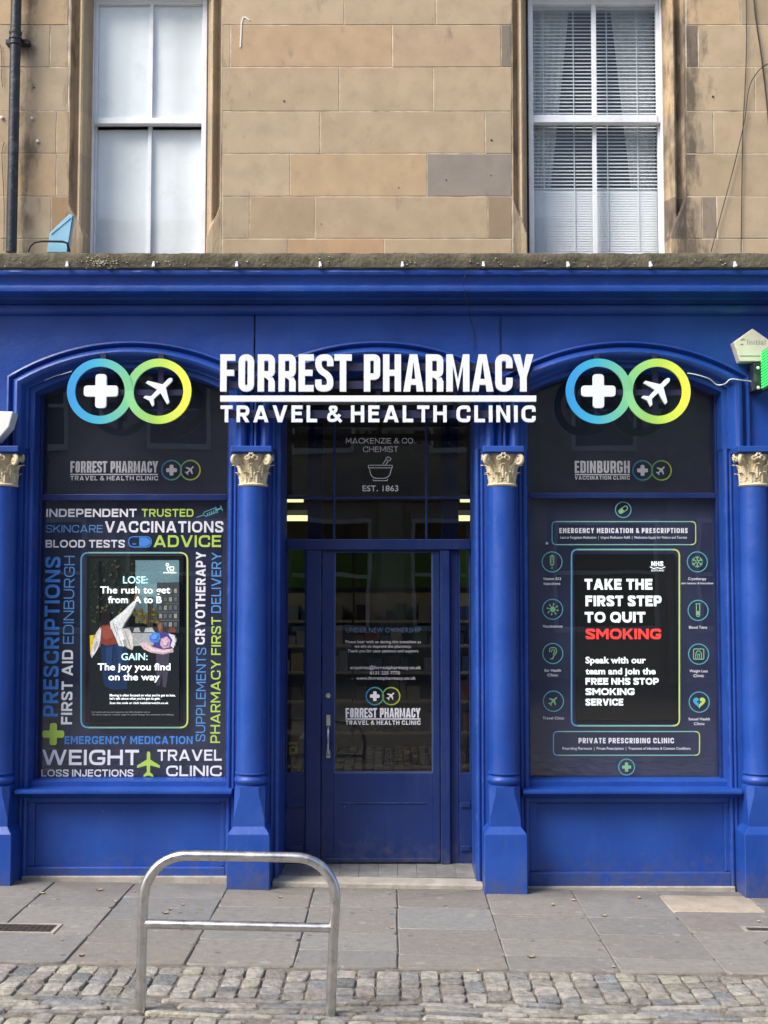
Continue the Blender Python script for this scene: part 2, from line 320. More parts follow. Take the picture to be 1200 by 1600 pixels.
# ------------------------------------------------------------------ mesh builder
ORG = {}
class MB:
    def __init__(s): s.v, s.f, s.c = [], [], []
    def face(s, pts, col=None):
        i = len(s.v); s.v += [tuple(p) for p in pts]; s.f.append(list(range(i, i + len(pts)))); s.c.append(col)
    def box(s, x0, x1, y0, y1, z0, z1, col=None):
        i = len(s.v)
        s.v += [(x, y, z) for z in (z0, z1) for y in (y0, y1) for x in (x0, x1)]
        for q in ((0, 2, 3, 1), (4, 5, 7, 6), (0, 1, 5, 4), (2, 6, 7, 3), (0, 4, 6, 2), (1, 3, 7, 5)):
            s.f.append([i + k for k in q]); s.c.append(col)
        return s
    def grid(s, rings, closed=False, loop=False, col=None, caps=False):
        i = len(s.v); n = len(rings[0]); m = len(rings)
        for r in rings: s.v += [tuple(p) for p in r]
        for a in range(m if loop else m - 1):
            for b in range(n if closed else n - 1):
                a2, b2 = (a + 1) % m, (b + 1) % n
                s.f.append([i + a * n + b, i + a * n + b2, i + a2 * n + b2, i + a2 * n + b]); s.c.append(col)
        if caps:
            s.f.append([i + b for b in range(n)][::-1]); s.c.append(col)
            s.f.append([i + (m - 1) * n + b for b in range(n)]); s.c.append(col)
        return s
    def prism(s, pts, y0, y1, col=None):
        """polygon in (x,z), y0 = front"""
        n = len(pts); i = len(s.v)
        s.v += [(p[0], y0, p[1]) for p in pts] + [(p[0], y1, p[1]) for p in pts]
        s.f.append([i + k for k in range(n)]); s.f.append([i + n + k for k in range(n)][::-1]); s.c += [col, col]
        for k in range(n):
            s.f.append([i + k, i + n + k, i + n + (k + 1) % n, i + (k + 1) % n]); s.c.append(col)
        return s
    def tube(s, path, r, n=8, caps=True, col=None):
        path = [Vector(p) for p in path]; rings = []
        up = Vector((0, 0, 1)); prev = None
        for k, p in enumerate(path):
            d = (path[min(k + 1, len(path) - 1)] - path[max(k - 1, 0)]).normalized()
            if prev is None:
                a = d.orthogonal().normalized()
            else:
                a = (prev - d * prev.dot(d)).normalized()
            prev = a; b = d.cross(a); rr = r[k] if isinstance(r, (list, tuple)) else r
            rings.append([p + (a * math.cos(2 * math.pi * j / n) + b * math.sin(2 * math.pi * j / n)) * rr for j in range(n)])
        return s.grid(rings, closed=True, caps=caps, col=col)
    def lathe(s, cx, cy, prof, n=28, col=None, a0=0, a1=2 * math.pi):
        full = abs(a1 - a0 - 2 * math.pi) < 1e-6; m = n if full else n + 1
        rings = [[(cx + r * math.cos(a0 + (a1 - a0) * j / n), cy + r * math.sin(a0 + (a1 - a0) * j / n), z) for j in range(m)] for r, z in prof]
        return s.grid(rings, closed=full, col=col, caps=full)
    def ribbon(s, path, t, y0, y1, closed=False, col=None, colf=None):
        """flat strip of width t along 2D (x,z) path, extruded y0..y1"""
        P = [Vector((p[0], p[1])) for p in path]; n = len(P); Lp, Rp = [], []
        for k in range(n):
            if closed: a, b = P[k - 1], P[(k + 1) % n]
            else: a, b = P[max(k - 1, 0)], P[min(k + 1, n - 1)]
            d1 = (P[k] - a).normalized() if (P[k] - a).length > 1e-9 else None
            d2 = (b - P[k]).normalized() if (b - P[k]).length > 1e-9 else None
            d1 = d1 or d2; d2 = d2 or d1
            d = (d1 + d2).normalized(); nn = Vector((-d.y, d.x)); cosh = max(.35, nn.dot(Vector((-d1.y, d1.x))))
            Lp.append(P[k] + nn * t / 2 / cosh); Rp.append(P[k] - nn * t / 2 / cosh)
        i = len(s.v)
        for k in range(n):
            s.v += [(Lp[k].x, y0, Lp[k].y), (Rp[k].x, y0, Rp[k].y), (Lp[k].x, y1, Lp[k].y), (Rp[k].x, y1, Rp[k].y)]
        for k in range(n if closed else n - 1):
            a, b = i + 4 * k, i + 4 * ((k + 1) % n)
            cc = colf((P[k].x + P[(k + 1) % n].x) / 2, (P[k].y + P[(k + 1) % n].y) / 2) if colf else col
            for q in ((a, b, b + 1, a + 1), (a + 2, a + 3, b + 3, b + 2), (a, a + 2, b + 2, b), (a + 1, b + 1, b + 3, a + 3)):
                s.f.append(list(q)); s.c.append(cc)
        if not closed:
            e = i + 4 * (n - 1)
            s.f.append([i, i + 1, i + 3, i + 2]); s.f.append([e, e + 2, e + 3, e + 1]); s.c += [col, col]
        return s
    def ring(s, cx, cz, r, t, y0, y1, n=40, col=None, colf=None):
        return s.ribbon([(cx + r * math.cos(2 * math.pi * k / n), cz + r * math.sin(2 * math.pi * k / n)) for k in range(n)], t, y0, y1, True, col, colf)
    def xform(s, mtx, start=0):
        s.v = s.v[:start] + [tuple(mtx @ Vector(p)) for p in s.v[start:]]
        return s
    def build(s, name, m, parent=None, smooth=None, bevel=0, origin=None, recalc=True, kind=None, label=None):
        me = bpy.data.meshes.new(name)
        o3 = Vector(origin) if origin else Vector((0, 0, 0))
        me.from_pydata([tuple(Vector(p) - o3) for p in s.v], [], s.f)
        if any(c is not None for c in s.c):
            at_ = me.color_attributes.new('Col', 'FLOAT_COLOR', 'CORNER')
            for p in me.polygons:
                c = s.c[p.index] or (.5, .5, .5)
                for li in p.loop_indices: at_.data[li].color = (*c[:3], 1)
        if recalc:
            b = bmesh.new(); b.from_mesh(me)
            bmesh.ops.recalc_face_normals(b, faces=b.faces); b.to_mesh(me); b.free()
        me.materials.append(m)
        if smooth is not None:
            me.polygons.foreach_set('use_smooth', [True] * len(me.polygons))
            me.set_sharp_from_angle(angle=R(smooth))
        o = bpy.data.objects.new(name, me); COL.objects.link(o)
        put(o, parent, o3)
        if bevel:
            bv = o.modifiers.new('bevel', 'BEVEL'); bv.width = bevel; bv.segments = 2; bv.limit_method = 'ANGLE'; bv.angle_limit = R(40)
        if kind: o['kind'] = kind
        if label: o['label'] = label
        return o
def put(o, parent, world):
    world = Vector(world)
    if parent is not None:
        o.parent = parent; o.location = world - ORG[parent.name]
    else: o.location = world
    ORG[o.name] = world
def thing(name, label, cat, loc=(0, 0, 0), group=None):
    o = bpy.data.objects.new(name, None); COL.objects.link(o)
    o.empty_display_size = .1
    o.location = loc; ORG[o.name] = Vector(loc); tag(o, label, cat, group)
    return o
def tag(o, label, cat, group=None):
    o['label'] = label; o['category'] = cat
    if group: o['group'] = group
    return o

# ------------------------------------------------------------------ lettering from the built-in font
_fc = {}
def glyphs(body, weight, space):
    k = (body, weight, space)
    if k in _fc: return _fc[k]
    cu = bpy.data.curves.new('text', 'FONT'); cu.body = body; cu.offset = weight; cu.space_character = space
    cu.resolution_u = 4; cu.fill_mode = 'FRONT'
    o = bpy.data.objects.new('text', cu); COL.objects.link(o)
    dg = bpy.context.evaluated_depsgraph_get(); dg.update()
    me = bpy.data.meshes.new_from_object(o.evaluated_get(dg), depsgraph=dg)
    vs = [v.co.copy() for v in me.vertices]; fs = [list(p.vertices) for p in me.polygons]
    bpy.data.objects.remove(o); bpy.data.curves.remove(cu); bpy.data.meshes.remove(me)
    _fc[k] = (vs, fs)
    return vs, fs
def capheight(weight):
    vs, _ = glyphs('H', weight, 1.0)
    ys = [v.y for v in vs]
    return max(ys), min(ys)
def text_mesh(mb, body, x0, x1, zb, caph, Y, weight=0.0, space=1.0, vertical=False, col=None, thick=0.0):
    """fit body between x0 and x1 (metres), baseline zb, capital height caph; vertical text reads upwards:
    then x0,x1 are the z range, zb the x of the baseline"""
    vs, fs = glyphs(body, weight, space)
    xs = [v.x for v in vs]; a, b = min(xs), max(xs); ct, cb = capheight(weight)
    sx = (x1 - x0) / (b - a); sz = caph / (ct - cb); i = len(mb.v); n = len(vs)
    def pos(v, y):
        u, h = x0 + (v.x - a) * sx, zb + ((v.y - cb) * sz if not vertical else -(v.y - cb) * sz)
        return (h, y, u) if vertical else (u, y, h)
    mb.v += [pos(v, Y) for v in vs]
    for f in fs: mb.f.append([i + k for k in f]); mb.c.append(col)
    if thick:
        mb.v += [pos(v, Y + thick) for v in vs]
        from collections import Counter
        ed = Counter()
        for f in fs:
            for k in range(len(f)):
                ed[frozenset((f[k], f[(k + 1) % len(f)]))] += 1
        for f in fs:
            for k in range(len(f)):
                p, q = f[k], f[(k + 1) % len(f)]
                if ed[frozenset((p, q))] == 1:
                    mb.f.append([i + p, i + n + p, i + n + q, i + q]); mb.c.append(col)
def letter(parent, body, xl, xr, yt, yb, Y, m, weight=0.02, space=1.0, vertical=False, name='lettering', label=None):
    """one line of vinyl lettering given by its photo box (capital top yt, baseline yb)"""
    mb = MB()
    if vertical:   # xl = px of cap tops, xr = px of baseline (right), yt..yb the run of the line
        my = (yt + yb) / 2
        text_mesh(mb, body, Zp(yb, Y), Zp(yt, Y), Xp(xr, my, Y), Xp(xr, my, Y) - Xp(xl, my, Y), Y, weight, space, True)
    else:
        my = (yt + yb) / 2
        text_mesh(mb, body, Xp(xl, my, Y), Xp(xr, my, Y), Zp(yb, Y), Zp(yt, Y) - Zp(yb, Y), Y, weight, space)
    return mb.build(name, m, parent, recalc=False, label=label)

# condensed sign capitals, drawn as strips and polygons in a cell of width w and height 1
def rpath(pts, r, n=5, closed=False):
    P = [Vector(p) for p in pts]; out = []; N = len(P)
    for k in range(N):
        if not closed and k in (0, N - 1): out.append(P[k]); continue
        a, b, c = P[k - 1], P[k], P[(k + 1) % N]
        ra = min(r, (a - b).length * .499, (c - b).length * .499)
        p0 = b + (a - b).normalized() * ra; p1 = b + (c - b).normalized() * ra
        for j in range(n + 1):
            u = j / n; out.append(p0 * (1 - u) ** 2 + b * 2 * u * (1 - u) + p1 * u * u)
    return out
def cap_glyph(ch, w, T=.172, rad=.15):
    """strips (centre line, closed, stroke) and filled polygons of one capital, cell height 1"""
    h = T / 2; S, Pn = [], []; mid = .42 + T * .5 if rad < .2 else .53
    bx = lambda x0, x1, y0, y1: Pn.append([(x0, y0), (x1, y0), (x1, y1), (x0, y1)])
    def rib(pts, closed=False, r=None): S.append((rpath(pts, max(r or rad, h * 1.02), 8 if rad > .2 else 5, closed), closed))
    if ch == 'F': bx(0, T, 0, 1); bx(T, w, 1 - T, 1); bx(T, w * .93, mid - h, mid + h * .9)
    elif ch == 'E': bx(0, T, 0, 1); bx(T, w, 1 - T, 1); bx(T, w * .92, mid - h, mid + h * .9); bx(T, w, 0, T)
    elif ch == 'L': bx(0, T, 0, 1); bx(T, w, 0, T)
    elif ch == 'T': bx(0, w, 1 - T, 1); bx(w / 2 - h, w / 2 + h, 0, 1 - T)
    elif ch == 'H': bx(0, T, 0, 1); bx(w - T, w, 0, 1); bx(T, w - T, mid - h, mid + h * .9)
    elif ch == 'I': bx(0, w, 0, 1)
    elif ch in 'OQ':
        rib([(h, h), (w - h, h), (w - h, 1 - h), (h, 1 - h)], True)
        if ch == 'Q': S.append(([(w - h * 1.2, h * .2), (w * .62, .34)], 'up'))
    elif ch == 'D': bx(0, T, 0, 1); rib([(T, 1 - h), (w - h, 1 - h), (w - h, h), (T, h)])
    elif ch in 'PR':
        bx(0, T, 0, 1); lo = .40 if ch == 'P' else .46
        rib([(T, 1 - h), (w - h, 1 - h), (w - h, lo), (T, lo)], r=min(rad, .28))
        if ch == 'R':
            y = lo - h - .001
            if rad < .2: Pn.append([(w - T, 0), (w, 0), (w, y - .10), (w - .05, y), (w - T - .09, y), (w - T, y - .07)])
            else: Pn.append([(w - T * 1.12, 0), (w + T * .06, 0), (w * .62 + T * .45, y), (w * .62 - T * .72, y)])
    elif ch == 'B':
        bx(0, T, 0, 1); rib([(T, 1 - h), (w - h - .02, 1 - h), (w - h - .02, .52), (T, .52)], r=min(rad, .2))
        rib([(w - h - .09, .52 - h - .001), (w - h, .38), (w - h, h), (T, h)], r=min(rad, .2))
    elif ch == 'S': rib([(w - h, .68), (w - h, 1 - h), (h, 1 - h), (h, .53 + h * .9), (w - h, .47 - h * .9), (w - h, h), (h, h), (h, .32)], r=min(rad, .21))
    elif ch == 'C': rib([(w - h, .63), (w - h, 1 - h), (h, 1 - h), (h, h), (w - h, h), (w - h, .37)])
    elif ch == 'G': rib([(w - h, .66), (w - h, 1 - h), (h, 1 - h), (h, h), (w - h, h), (w - h, .52)]); bx(w * .52, w - T - .001, .52 - T * .9, .52)
    elif ch == '.': bx(0, T, 0, T)
    elif ch == 'Z': bx(0, w, 1 - T, 1); bx(0, w, 0, T); Pn.append([(w - T * 1.3, 1 - T - .001), (0, T + .001), (T * 1.3, T + .001), (w, 1 - T - .001)])
    elif ch == 'J': rib([(w - h, 1), (w - h, h), (h, h), (h, .34)], r=min(rad, .3))
    elif ch == 'U': rib([(h, 1), (h, h), (w - h, h), (w - h, 1)])
    elif ch in 'AV':
        q = [[(0, 0), (T * 1.06, 0), (w / 2, .80 if rad < .2 else 1 - T * 1.45), (w / 2, 1), (w / 2 - T * .6, 1)]]
        q.append([(w - x, y) for x, y in q[0]])
        if ch == 'A':
            tp = q[0][2][1]; e = lambda y: T * 1.06 + (w / 2 - T * 1.06) * y / tp + .001
            yb = .18; q.append([(e(yb), yb), (w - e(yb), yb), (w - e(yb + T * .9), yb + T * .9), (e(yb + T * .9), yb + T * .9)])
        else: q = [[(x, 1 - y) for x, y in p] for p in q]
        Pn += q
    elif ch == 'W':
        v = w / 2 + T * .42
        for x0 in (0, w / 2 - T * .42):
            q = [(x0, 1), (x0 + T * .98, 1), (x0 + v / 2, T * 1.6), (x0 + v / 2, 0), (x0 + v / 2 - T * .55, 0)]
            Pn.append(q); Pn.append([(2 * x0 + v - x, y) for x, y in q])
    elif ch == 'K':
        bx(0, T, 0, 1); Pn.append([(T, .30), (T, .55), (w - T * 1.3, 1), (w, 1), (w * .5 + T * .3, .56)])
        Pn.append([(w * .5 + T * .3 - .001, .558), (w * .5 - T * .42, .44), (w - T * 1.3, 0), (w + T * .05, 0)])
    elif ch == 'M':
        bx(0, T, 0, 1); bx(w - T, w, 0, 1); lo = .02 if rad < .2 else .16
        Pn.append([(T, 1), (T, .70 if rad < .2 else 1 - T * 1.6), (w / 2, lo), (w / 2, lo + T * 1.75)]); Pn.append([(w - x, y) for x, y in Pn[-1]])
    elif ch == 'N':
        bx(0, T, 0, 1); bx(w - T, w, 0, 1); Pn.append([(T, 1), (T, .60 if rad < .2 else 1 - T * 1.5), (w - T, 0), (w - T, .40 if rad < .2 else T * 1.5)])
    elif ch == 'Y':
        Pn.append([(0, 1), (w / 2 - h, .38), (w / 2 - h, 0), (w / 2, 0), (w / 2, .38 + T * 1.35), (T * 1.12, 1)]); Pn.append([(w - x, y) for x, y in Pn[-1]])
    elif ch == '&':
        S.append((rpath([(w, .02), (w * .26, .70), (w * .22, 1 - h), (w * .66, 1 - h), (w * .62, .66), (h, .46), (h, h), (w * .60, h), (w * .90, .46)], .17, 6), 'up'))
    return S, Pn
NATW = dict(A=.98, B=.80, C=.90, D=.88, E=.72, F=.70, G=.92, H=.86, I=0, J=.62, Z=.78, K=.86, L=.68, M=1.02, N=.88, O=.98, P=.78, Q=.98, R=.82, S=.78, T=.78, U=.86, V=.96, W=1.38, Y=.94)
NATW['&'] = .92; NATW['D'] = .86
def caps_mesh(mb, body, X0, X1, zb, caph, y0, y1, T=.2, gap=.16, vertical=False):
    """plain grotesque capitals of stroke T fitted between X0 and X1 (or z range when vertical)"""
    L = (X1 - X0) / caph
    fix = sum(gap for _ in body[1:]) + (body.count('I') + body.count('.')) * T + body.count(' ') * (.34 - gap)
    k = (L - fix) / sum(NATW.get(c, 0) for c in body)
    x = 0; i0 = len(mb.v)
    for c in body:
        if c == ' ': x += .34; continue
        w_ = T if c in 'I.' else NATW[c] * k
        S, Pn = cap_glyph(c, w_, T, .44 if c in 'OCGQ' else .42)
        for p, cl in S:
            j0 = len(mb.v); mb.ribbon([(x + a[0], a[1]) for a in p], T * (.86 if c == '&' else 1), y0, y1, cl is True)
            if cl == 'up':
                n_ = len(mb.v) - j0
                for q in range(n_): mb.v[j0 + q] = (mb.v[j0 + q][0], mb.v[j0 + q][1] - .0006 - .001 * q / n_, mb.v[j0 + q][2])
        for kp, p in enumerate(Pn): mb.prism([(x + a[0], a[1]) for a in p], y0 - (.0004 if c == 'W' and kp > 1 else 0), y1)
        x += w_ + gap
    for q in range(i0, len(mb.v)):
        u, y, h = mb.v[q]
        mb.v[q] = (zb - h * caph, y, X0 + u * caph) if vertical else (X0 + u * caph, y, zb + h * caph)
def caps(parent, body, xl, xr, yt, yb, Y, m, T=.2, gap=.16, vertical=False, thick=.0006, bevel=0):
    q = MB(); my = (yt + yb) / 2
    if vertical: caps_mesh(q, body, Zp(yb, Y), Zp(yt, Y), Xp(xr, my, Y), Xp(xr, my, Y) - Xp(xl, my, Y), Y - (thick if thick < .01 else 0), Y + (0 if thick < .01 else thick), T, gap, True)
    else: caps_mesh(q, body, Xp(xl, my, Y), Xp(xr, my, Y), Zp(yb, Y), Zp(yt, Y) - Zp(yb, Y), Y - (thick if thick < .01 else 0), Y + (0 if thick < .01 else thick), T, gap)
    return q.build('lettering', m, parent, bevel=bevel)
def sign_cap(mb, ch, x0, x1, z0, z1, y0, y1):
    H = z1 - z0; S, Pn = cap_glyph(ch, (x1 - x0) / H)
    for p, cl in S: mb.ribbon([(x0 + a[0] * H, z0 + a[1] * H) for a in p], .172 * H, y0, y1, cl)
    for p in Pn: mb.prism([(x0 + a[0] * H, z0 + a[1] * H) for a in p], y0, y1)
FP_SPANS = [('F', 30, 83), ('O', 95, 150), ('R', 163, 224), ('R', 237, 298), ('E', 308, 362), ('S', 367, 432), ('T', 435, 497),
            ('P', 540, 598), ('H', 608, 672), ('A', 680, 752), ('R', 760, 822), ('M', 833, 915), ('A', 923, 1000), ('C', 1007, 1068), ('Y', 1070, 1143)]
ED_SPANS = [('E', 0, 50), ('D', 62, 122), ('I', 134, 152), ('N', 166, 232), ('B', 246, 306), ('U', 318, 378), ('R', 392, 454), ('G', 464, 526), ('H', 540, 604)]
def cap_line(spans, xl, xr, yt, yb, y0, y1):
    mb = MB(); a, b = spans[0][1], spans[-1][2]; my = (yt + yb) / 2
    X0, X1 = Xp(xl, my, y0), Xp(xr, my, y0); z0, z1 = Zp(yb, y0), Zp(yt, y0)
    for ch, p, q in spans:
        sign_cap(mb, ch, X0 + (X1 - X0) * (p - a) / (b - a), X0 + (X1 - X0) * (q - a) / (b - a), z0, z1, y0, y1)
    return mb

# symbols
PLANE = [(0, 1), (.10, .93), (.13, .80), (.13, .38), (.86, -.06), (.86, -.24), (.13, -.05), (.11, -.55), (.36, -.76), (.36, -.92), (0, -.80)]
PLANE = PLANE + [(-x, y) for x, y in PLANE[-2:0:-1]]
def plane_pts(cx, cz, s, ang):
    c, n = math.cos(ang), math.sin(ang)
    return [(cx + s * (x * c - y * n), cz + s * (x * n + y * c)) for x, y in PLANE]
def plus_pts(cx, cz, s, t, r):
    q = [(-t, s), (t, s), (t, t), (s, t), (s, -t), (t, -t), (t, -s), (-t, -s), (-t, -t), (-s, -t), (-s, t), (-t, t)]
    out = []
    for k in range(12):
        a, b, c = Vector(q[k - 1]), Vector(q[k]), Vector(q[(k + 1) % 12])
        rr = r if k % 3 != 2 else r * .25
        p0 = b + (a - b).normalized() * rr; p1 = b + (c - b).normalized() * rr
        for j in range(4):
            u = j / 3; p = p0 * (1 - u) ** 2 + b * 2 * u * (1 - u) + p1 * u * u
            out.append((cx + p.x, cz + p.y))
    return out
def ramp(stops, u):
    for (a, ca), (b, cb) in zip(stops, stops[1:]):
        if u <= b:
            k = max(0, min(1, (u - a) / (b - a))); return tuple(ca[i] + (cb[i] - ca[i]) * k for i in range(3))
    return stops[-1][1]
RING_STOPS = [(0, (.035, .30, .68)), (.22, (.05, .42, .60)), (.5, (.20, .56, .26)), (.75, (.42, .68, .10)), (1, (.84, .88, .08))]
FRAME_STOPS = [(0, (.10, .34, .55)), (.5, (.22, .48, .40)), (1, (.55, .66, .16))]
def rrect(x0, x1, z0, z1, r):
    return rpath([(x0, z0), (x1, z0), (x1, z1), (x0, z1)], r, 5, True)

# ================================================================== SETTING: ground
CEN = [-2.27, -.81, .645, 2.115]                 # column axes
BAYS = [(-1.54, -2.12, -.965), (-.0825, -.655, .49), (1.38, .80, 1.965)]   # axis, opening left, right
YG = .18                                         # shop window glass
YD = .45                                         # door plane
mb = MB()
n = 24
mb.grid([[(-60 + 120 * i / n, -60 + 75 * j / n, gz(-60 + 120 * i / n) - .035) for i in range(n + 1)] for j in range(n + 1)])
mb.build('road', M['road'], kind='structure')
mb = MB()   # gritty bed the setts and flags are laid in
mb.grid([[(x, y, gz(x) - .011) for x in (-6, -3, 0, 3, 6)] for y in (-6.2, -4, -2, .6)])
mb.build('paving_bed', M['grit'], kind='structure')

def flag(mb, q, col, th=.05, inset=.0009, lift=0):
    """one flagstone: quad q of (x,y) corners with worn edges"""
    c = Vector((sum(p[0] for p in q) / 4, sum(p[1] for p in q) / 4))
    rings = []
    tilt = random.uniform(-.003, .003); tilt2 = random.uniform(-.003, .003)
    for ins, dz in ((inset, -.03), (inset, -.006), (inset + .006, 0)):
        ring = []
        for k in range(4):
            a, b = Vector(q[k]), Vector(q[(k + 1) % 4])
            for u in (0.04, .35, .65, .96):
                p = a.lerp(b, u); d = (c - p).normalized()
                p = p + d * (ins + random.uniform(0, .002))
                ring.append((p.x, p.y, gz(p.x) + dz + lift + tilt * (p.x - c.x) + tilt2 * (p.y - c.y)))
        rings.append(ring)
    mb.grid(rings, closed=True, col=col)
    mb.face(rings[-1], col)

mb = MB()
EDGE = -1.62
# flag joints running away from the shopfront (x in metres) and cross joints for each strip
XJ = [-5.2, -4.6, -4.0, -3.42, -2.88, -2.40, -1.93, -1.47, -.93, -.44, .03, .53, 1.03, 1.51, 2.02, 2.55, 3.1, 3.7, 4.3, 5.0]
CJ = {-2.40: [-.42, -1.02], -1.93: [-.62, -1.16], -1.47: [-.38, -.86, -1.3], -.93: [-.55, -1.2], -.44: [-.16, -.52, -1.05, -1.36],
      .03: [-.5, -.95, -1.42], .53: [-.22, -.62, -1.12, -1.40], 1.03: [-.66, -1.0, -1.42], 1.51: [-.12, -.50, -.92], 2.02: [-.3, -.8, -1.3]}
for k in range(len(XJ) - 1):
    ys = [-.02] + CJ.get(XJ[k], sorted([-random.uniform(.3, .7), -random.uniform(.9, 1.3)], reverse=True)) + [EDGE]
    for a, b in zip(ys, ys[1:]):
        g = random.uniform(.19, .225); wm = random.uniform(.95, 1.04)
        col = (g * 1.04 * wm, g * .98, g * .89 / wm)
        if XJ[k] == 1.51 and a == -.12: col = (.42, .36, .28)
        flag(mb, [(XJ[k], a), (XJ[k + 1], a), (XJ[k + 1] + random.uniform(-.004, .004), b), (XJ[k] + random.uniform(-.004, .004), b)][::-1], col)
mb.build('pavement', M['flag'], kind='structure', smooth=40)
mb = MB()
for pts in ([(.05, -.34), (.16, -.27), (.30, -.21), (.42, -.13), (.52, -.07)], [(-.90, -.06), (-.76, -.15), (-.66, -.20), (-.53, -.27)], [(1.9, -1.0), (1.82, -1.12), (1.86, -1.25), (1.78, -1.4)]):
    for (xa, ya), (xb, yb) in zip(pts, pts[1:]):
        d = Vector((xb - xa, yb - ya)).normalized(); n_ = Vector((-d.y, d.x)) * .0016
        mb.face([(xa + n_.x, ya + n_.y, gz(xa) + .0035), (xa - n_.x, ya - n_.y, gz(xa) + .0035), (xb - n_.x, yb - n_.y, gz(xb) + .0035), (xb + n_.x, yb + n_.y, gz(xb) + .0035)])
mb.build('pavement_cracks', M['cover'], recalc=False, kind='structure')

def sett(mb, cx, cy, lx, ly, col, h=.012):
    rings = []
    ang = random.uniform(-.05, .05); c, s = math.cos(ang), math.sin(ang)
    lift = random.uniform(-.006, .004); tx, ty = random.uniform(-.05, .05), random.uniform(-.05, .05)
    pw = random.uniform(4.5, 9); jit = [random.uniform(.965, 1.035) for _ in range(20)]
    for sc_, dz in ((1, -.05), (1, -.013), (.965, -.0032), (.88, -.0004), (.45, .0008)):
        ring = []
        for k in range(20):
            a = 2 * math.pi * (k + .5) / 20
            ca, sa = math.cos(a), math.sin(a)
            r = (abs(ca) ** pw + abs(sa) ** pw) ** (-1 / pw)
            x, y = r * ca * lx / 2 * sc_ * jit[k], r * sa * ly / 2 * sc_ * jit[k]
            X_, Y_ = cx + x * c - y * s, cy + x * s + y * c
            ring.append((X_, Y_, gz(X_) + dz + lift + tx * x + ty * y + h * 0))
        rings.append(ring)
    mb.grid(rings, closed=True, col=col); mb.face(rings[-1], col)
def sett_col():
    g = random.uniform(.19, .32); k = random.random()
    if k < .12: return (g * 1.06, g * .95, g * .84)
    if k < .22: return (g * 1.06, g * 1.0, g * .80)
    if k < .38: return (g * .70, g * .71, g * .70)
    return (g * 1.03, g * .97, g * .86)
mb = MB()
def sett_band(y0, y1, x0=-4.4, x1=4.4):
    x = x0
    while x < x1:
        wdt = random.uniform(.082, .108)
        y = y0 - random.uniform(0, .05)
        while y > y1 + .03:
            ly = min(random.uniform(.085, .165), y - y1)
            if ly < .06: break
            sett(mb, x + wdt / 2, y - ly / 2, wdt - .007, ly - .006, sett_col())
            y -= ly
        x += wdt
sett_band(EDGE - .015, -2.09)
y = -2.10                                          # the channel: three courses of long stones laid along the street
for wd in (.05, .07, .055, .045):
    x = -4.4 - random.uniform(0, .2)
    while x < 4.4:
        l = random.uniform(.16, .36)
        sett(mb, x + l / 2, y - wd / 2, l - .008, wd - .008, sett_col()); x += l
    y -= wd
sett_band(y - .005, -6.0)
mb.build('cobbled_road', M['sett'], kind='structure', smooth=24)

# iron covers let into the flags
def cover(name, px0, px1, py0, py1, m, label, cat):
    def g(px, py):
        tt = (800 - py) / FPX; sl = (SP + tt * CP) / (CP - tt * SP)
        d = -EYE / sl; xx = Xp(px, py, d - DIST); d = -(EYE - gz(xx)) / sl
        return Xp(px, py, d - DIST), d - DIST
    ya, yb = g((px0 + px1) / 2, py0)[1], g((px0 + px1) / 2, py1)[1]
    xa, xb = g(px0, (py0 + py1) / 2)[0], g(px1, (py0 + py1) / 2)[0]
    t = thing(name, label, cat, ((xa + xb) / 2, (ya + yb) / 2, gz(xa)))
    f = MB()
    for x0, x1, y0, y1 in ((xa, xb, ya - .018, ya), (xa, xb, yb, yb + .018), (xa, xa + .018, yb + .018, ya - .018), (xb - .018, xb, yb + .018, ya - .018)):
        f.box(x0, x1, y0, y1, -.03, .005)
    p = MB(); p.box(xa + .02, xb - .02, yb + .02, ya - .02, -.03, .003)
    k = 0
    xx = xa + .035
    while xx < xb - .04:
        yy = yb + .035
        while yy < ya - .04:
            p.box(xx, xx + .012, yy, yy + .012, .0028, .006); yy += .03
        xx += .03
    for mbx, nm, mm in ((f, 'rim', M['slabstone']), (p, 'plate', m)):
        mbx.v = [(a, b, c + gz(a)) for a, b, c in mbx.v]
        mbx.build(nm, mm, t)
cover('access_cover', -70, 92, 1443, 1458, M['cover'], 'long dark iron cover plate set in the flagstones below the left shop window', 'manhole cover')
cover('water_cover', 1162, 1215, 1449, 1457, M['cover'], 'small square iron cover in the pavement near the pale tan flagstone', 'manhole cover')

# ================================================================== TENEMENT (stone upper storey)
YW = .02
ten = thing('tenement_building', 'tan ashlar sandstone upper storey with two tall white sash windows above a mossy ledge', 'building', (0, .3, 2.9))
ROWS = [-420, -350, -284, -218, -152, -90, -28, 39, 105, 174, 240, 307, 373, 445]
JB = {-28: [538, 681], 39: [360, 613, 783], 105: [530, 677], 174: [500, 758], 240: [453, 667], 307: [390, 492, 762], 373: [449, 600]}
JA = {39: [78], 105: [-20], 174: [88], 240: [20, 88], 307: [80], 373: [-10]}
JC = {39: [1091], 105: [1180], 174: [1115], 240: [1205], 307: [1097, 1120], 373: [1160]}
def stone_col(sp=None):
    g = random.uniform(.90, 1.07)
    c = [.43 * g, .33 * g, .212 * g]
    k = random.random()
    if k < .25: c = [c[0] * .95, c[1] * .97, c[2] * 1.02]
    elif k < .38: c = [c[0] * 1.04, c[1] * .985, c[2] * .92]
    elif k < .45: c = [c[0] * .9, c[1] * .9, c[2] * .91]
    return tuple(c)
SPECIAL = {(39, 360): (.43, .305, .185), (39, 613): (.42, .31, .20), (39, 783): (.20, .17, .13), (240, 667): (.25, .215, .18), (307, 762): (.27, .20, .13),
           (307, 390): (.36, .27, .17), (174, 758): (.36, .29, .20), (373, 449): (.42, .28, .16), (307, 80): (.33, .22, .12), (307, 1097): (.25, .20, .15), (39, 1072): (.2, .16, .12)}
mb = MB()
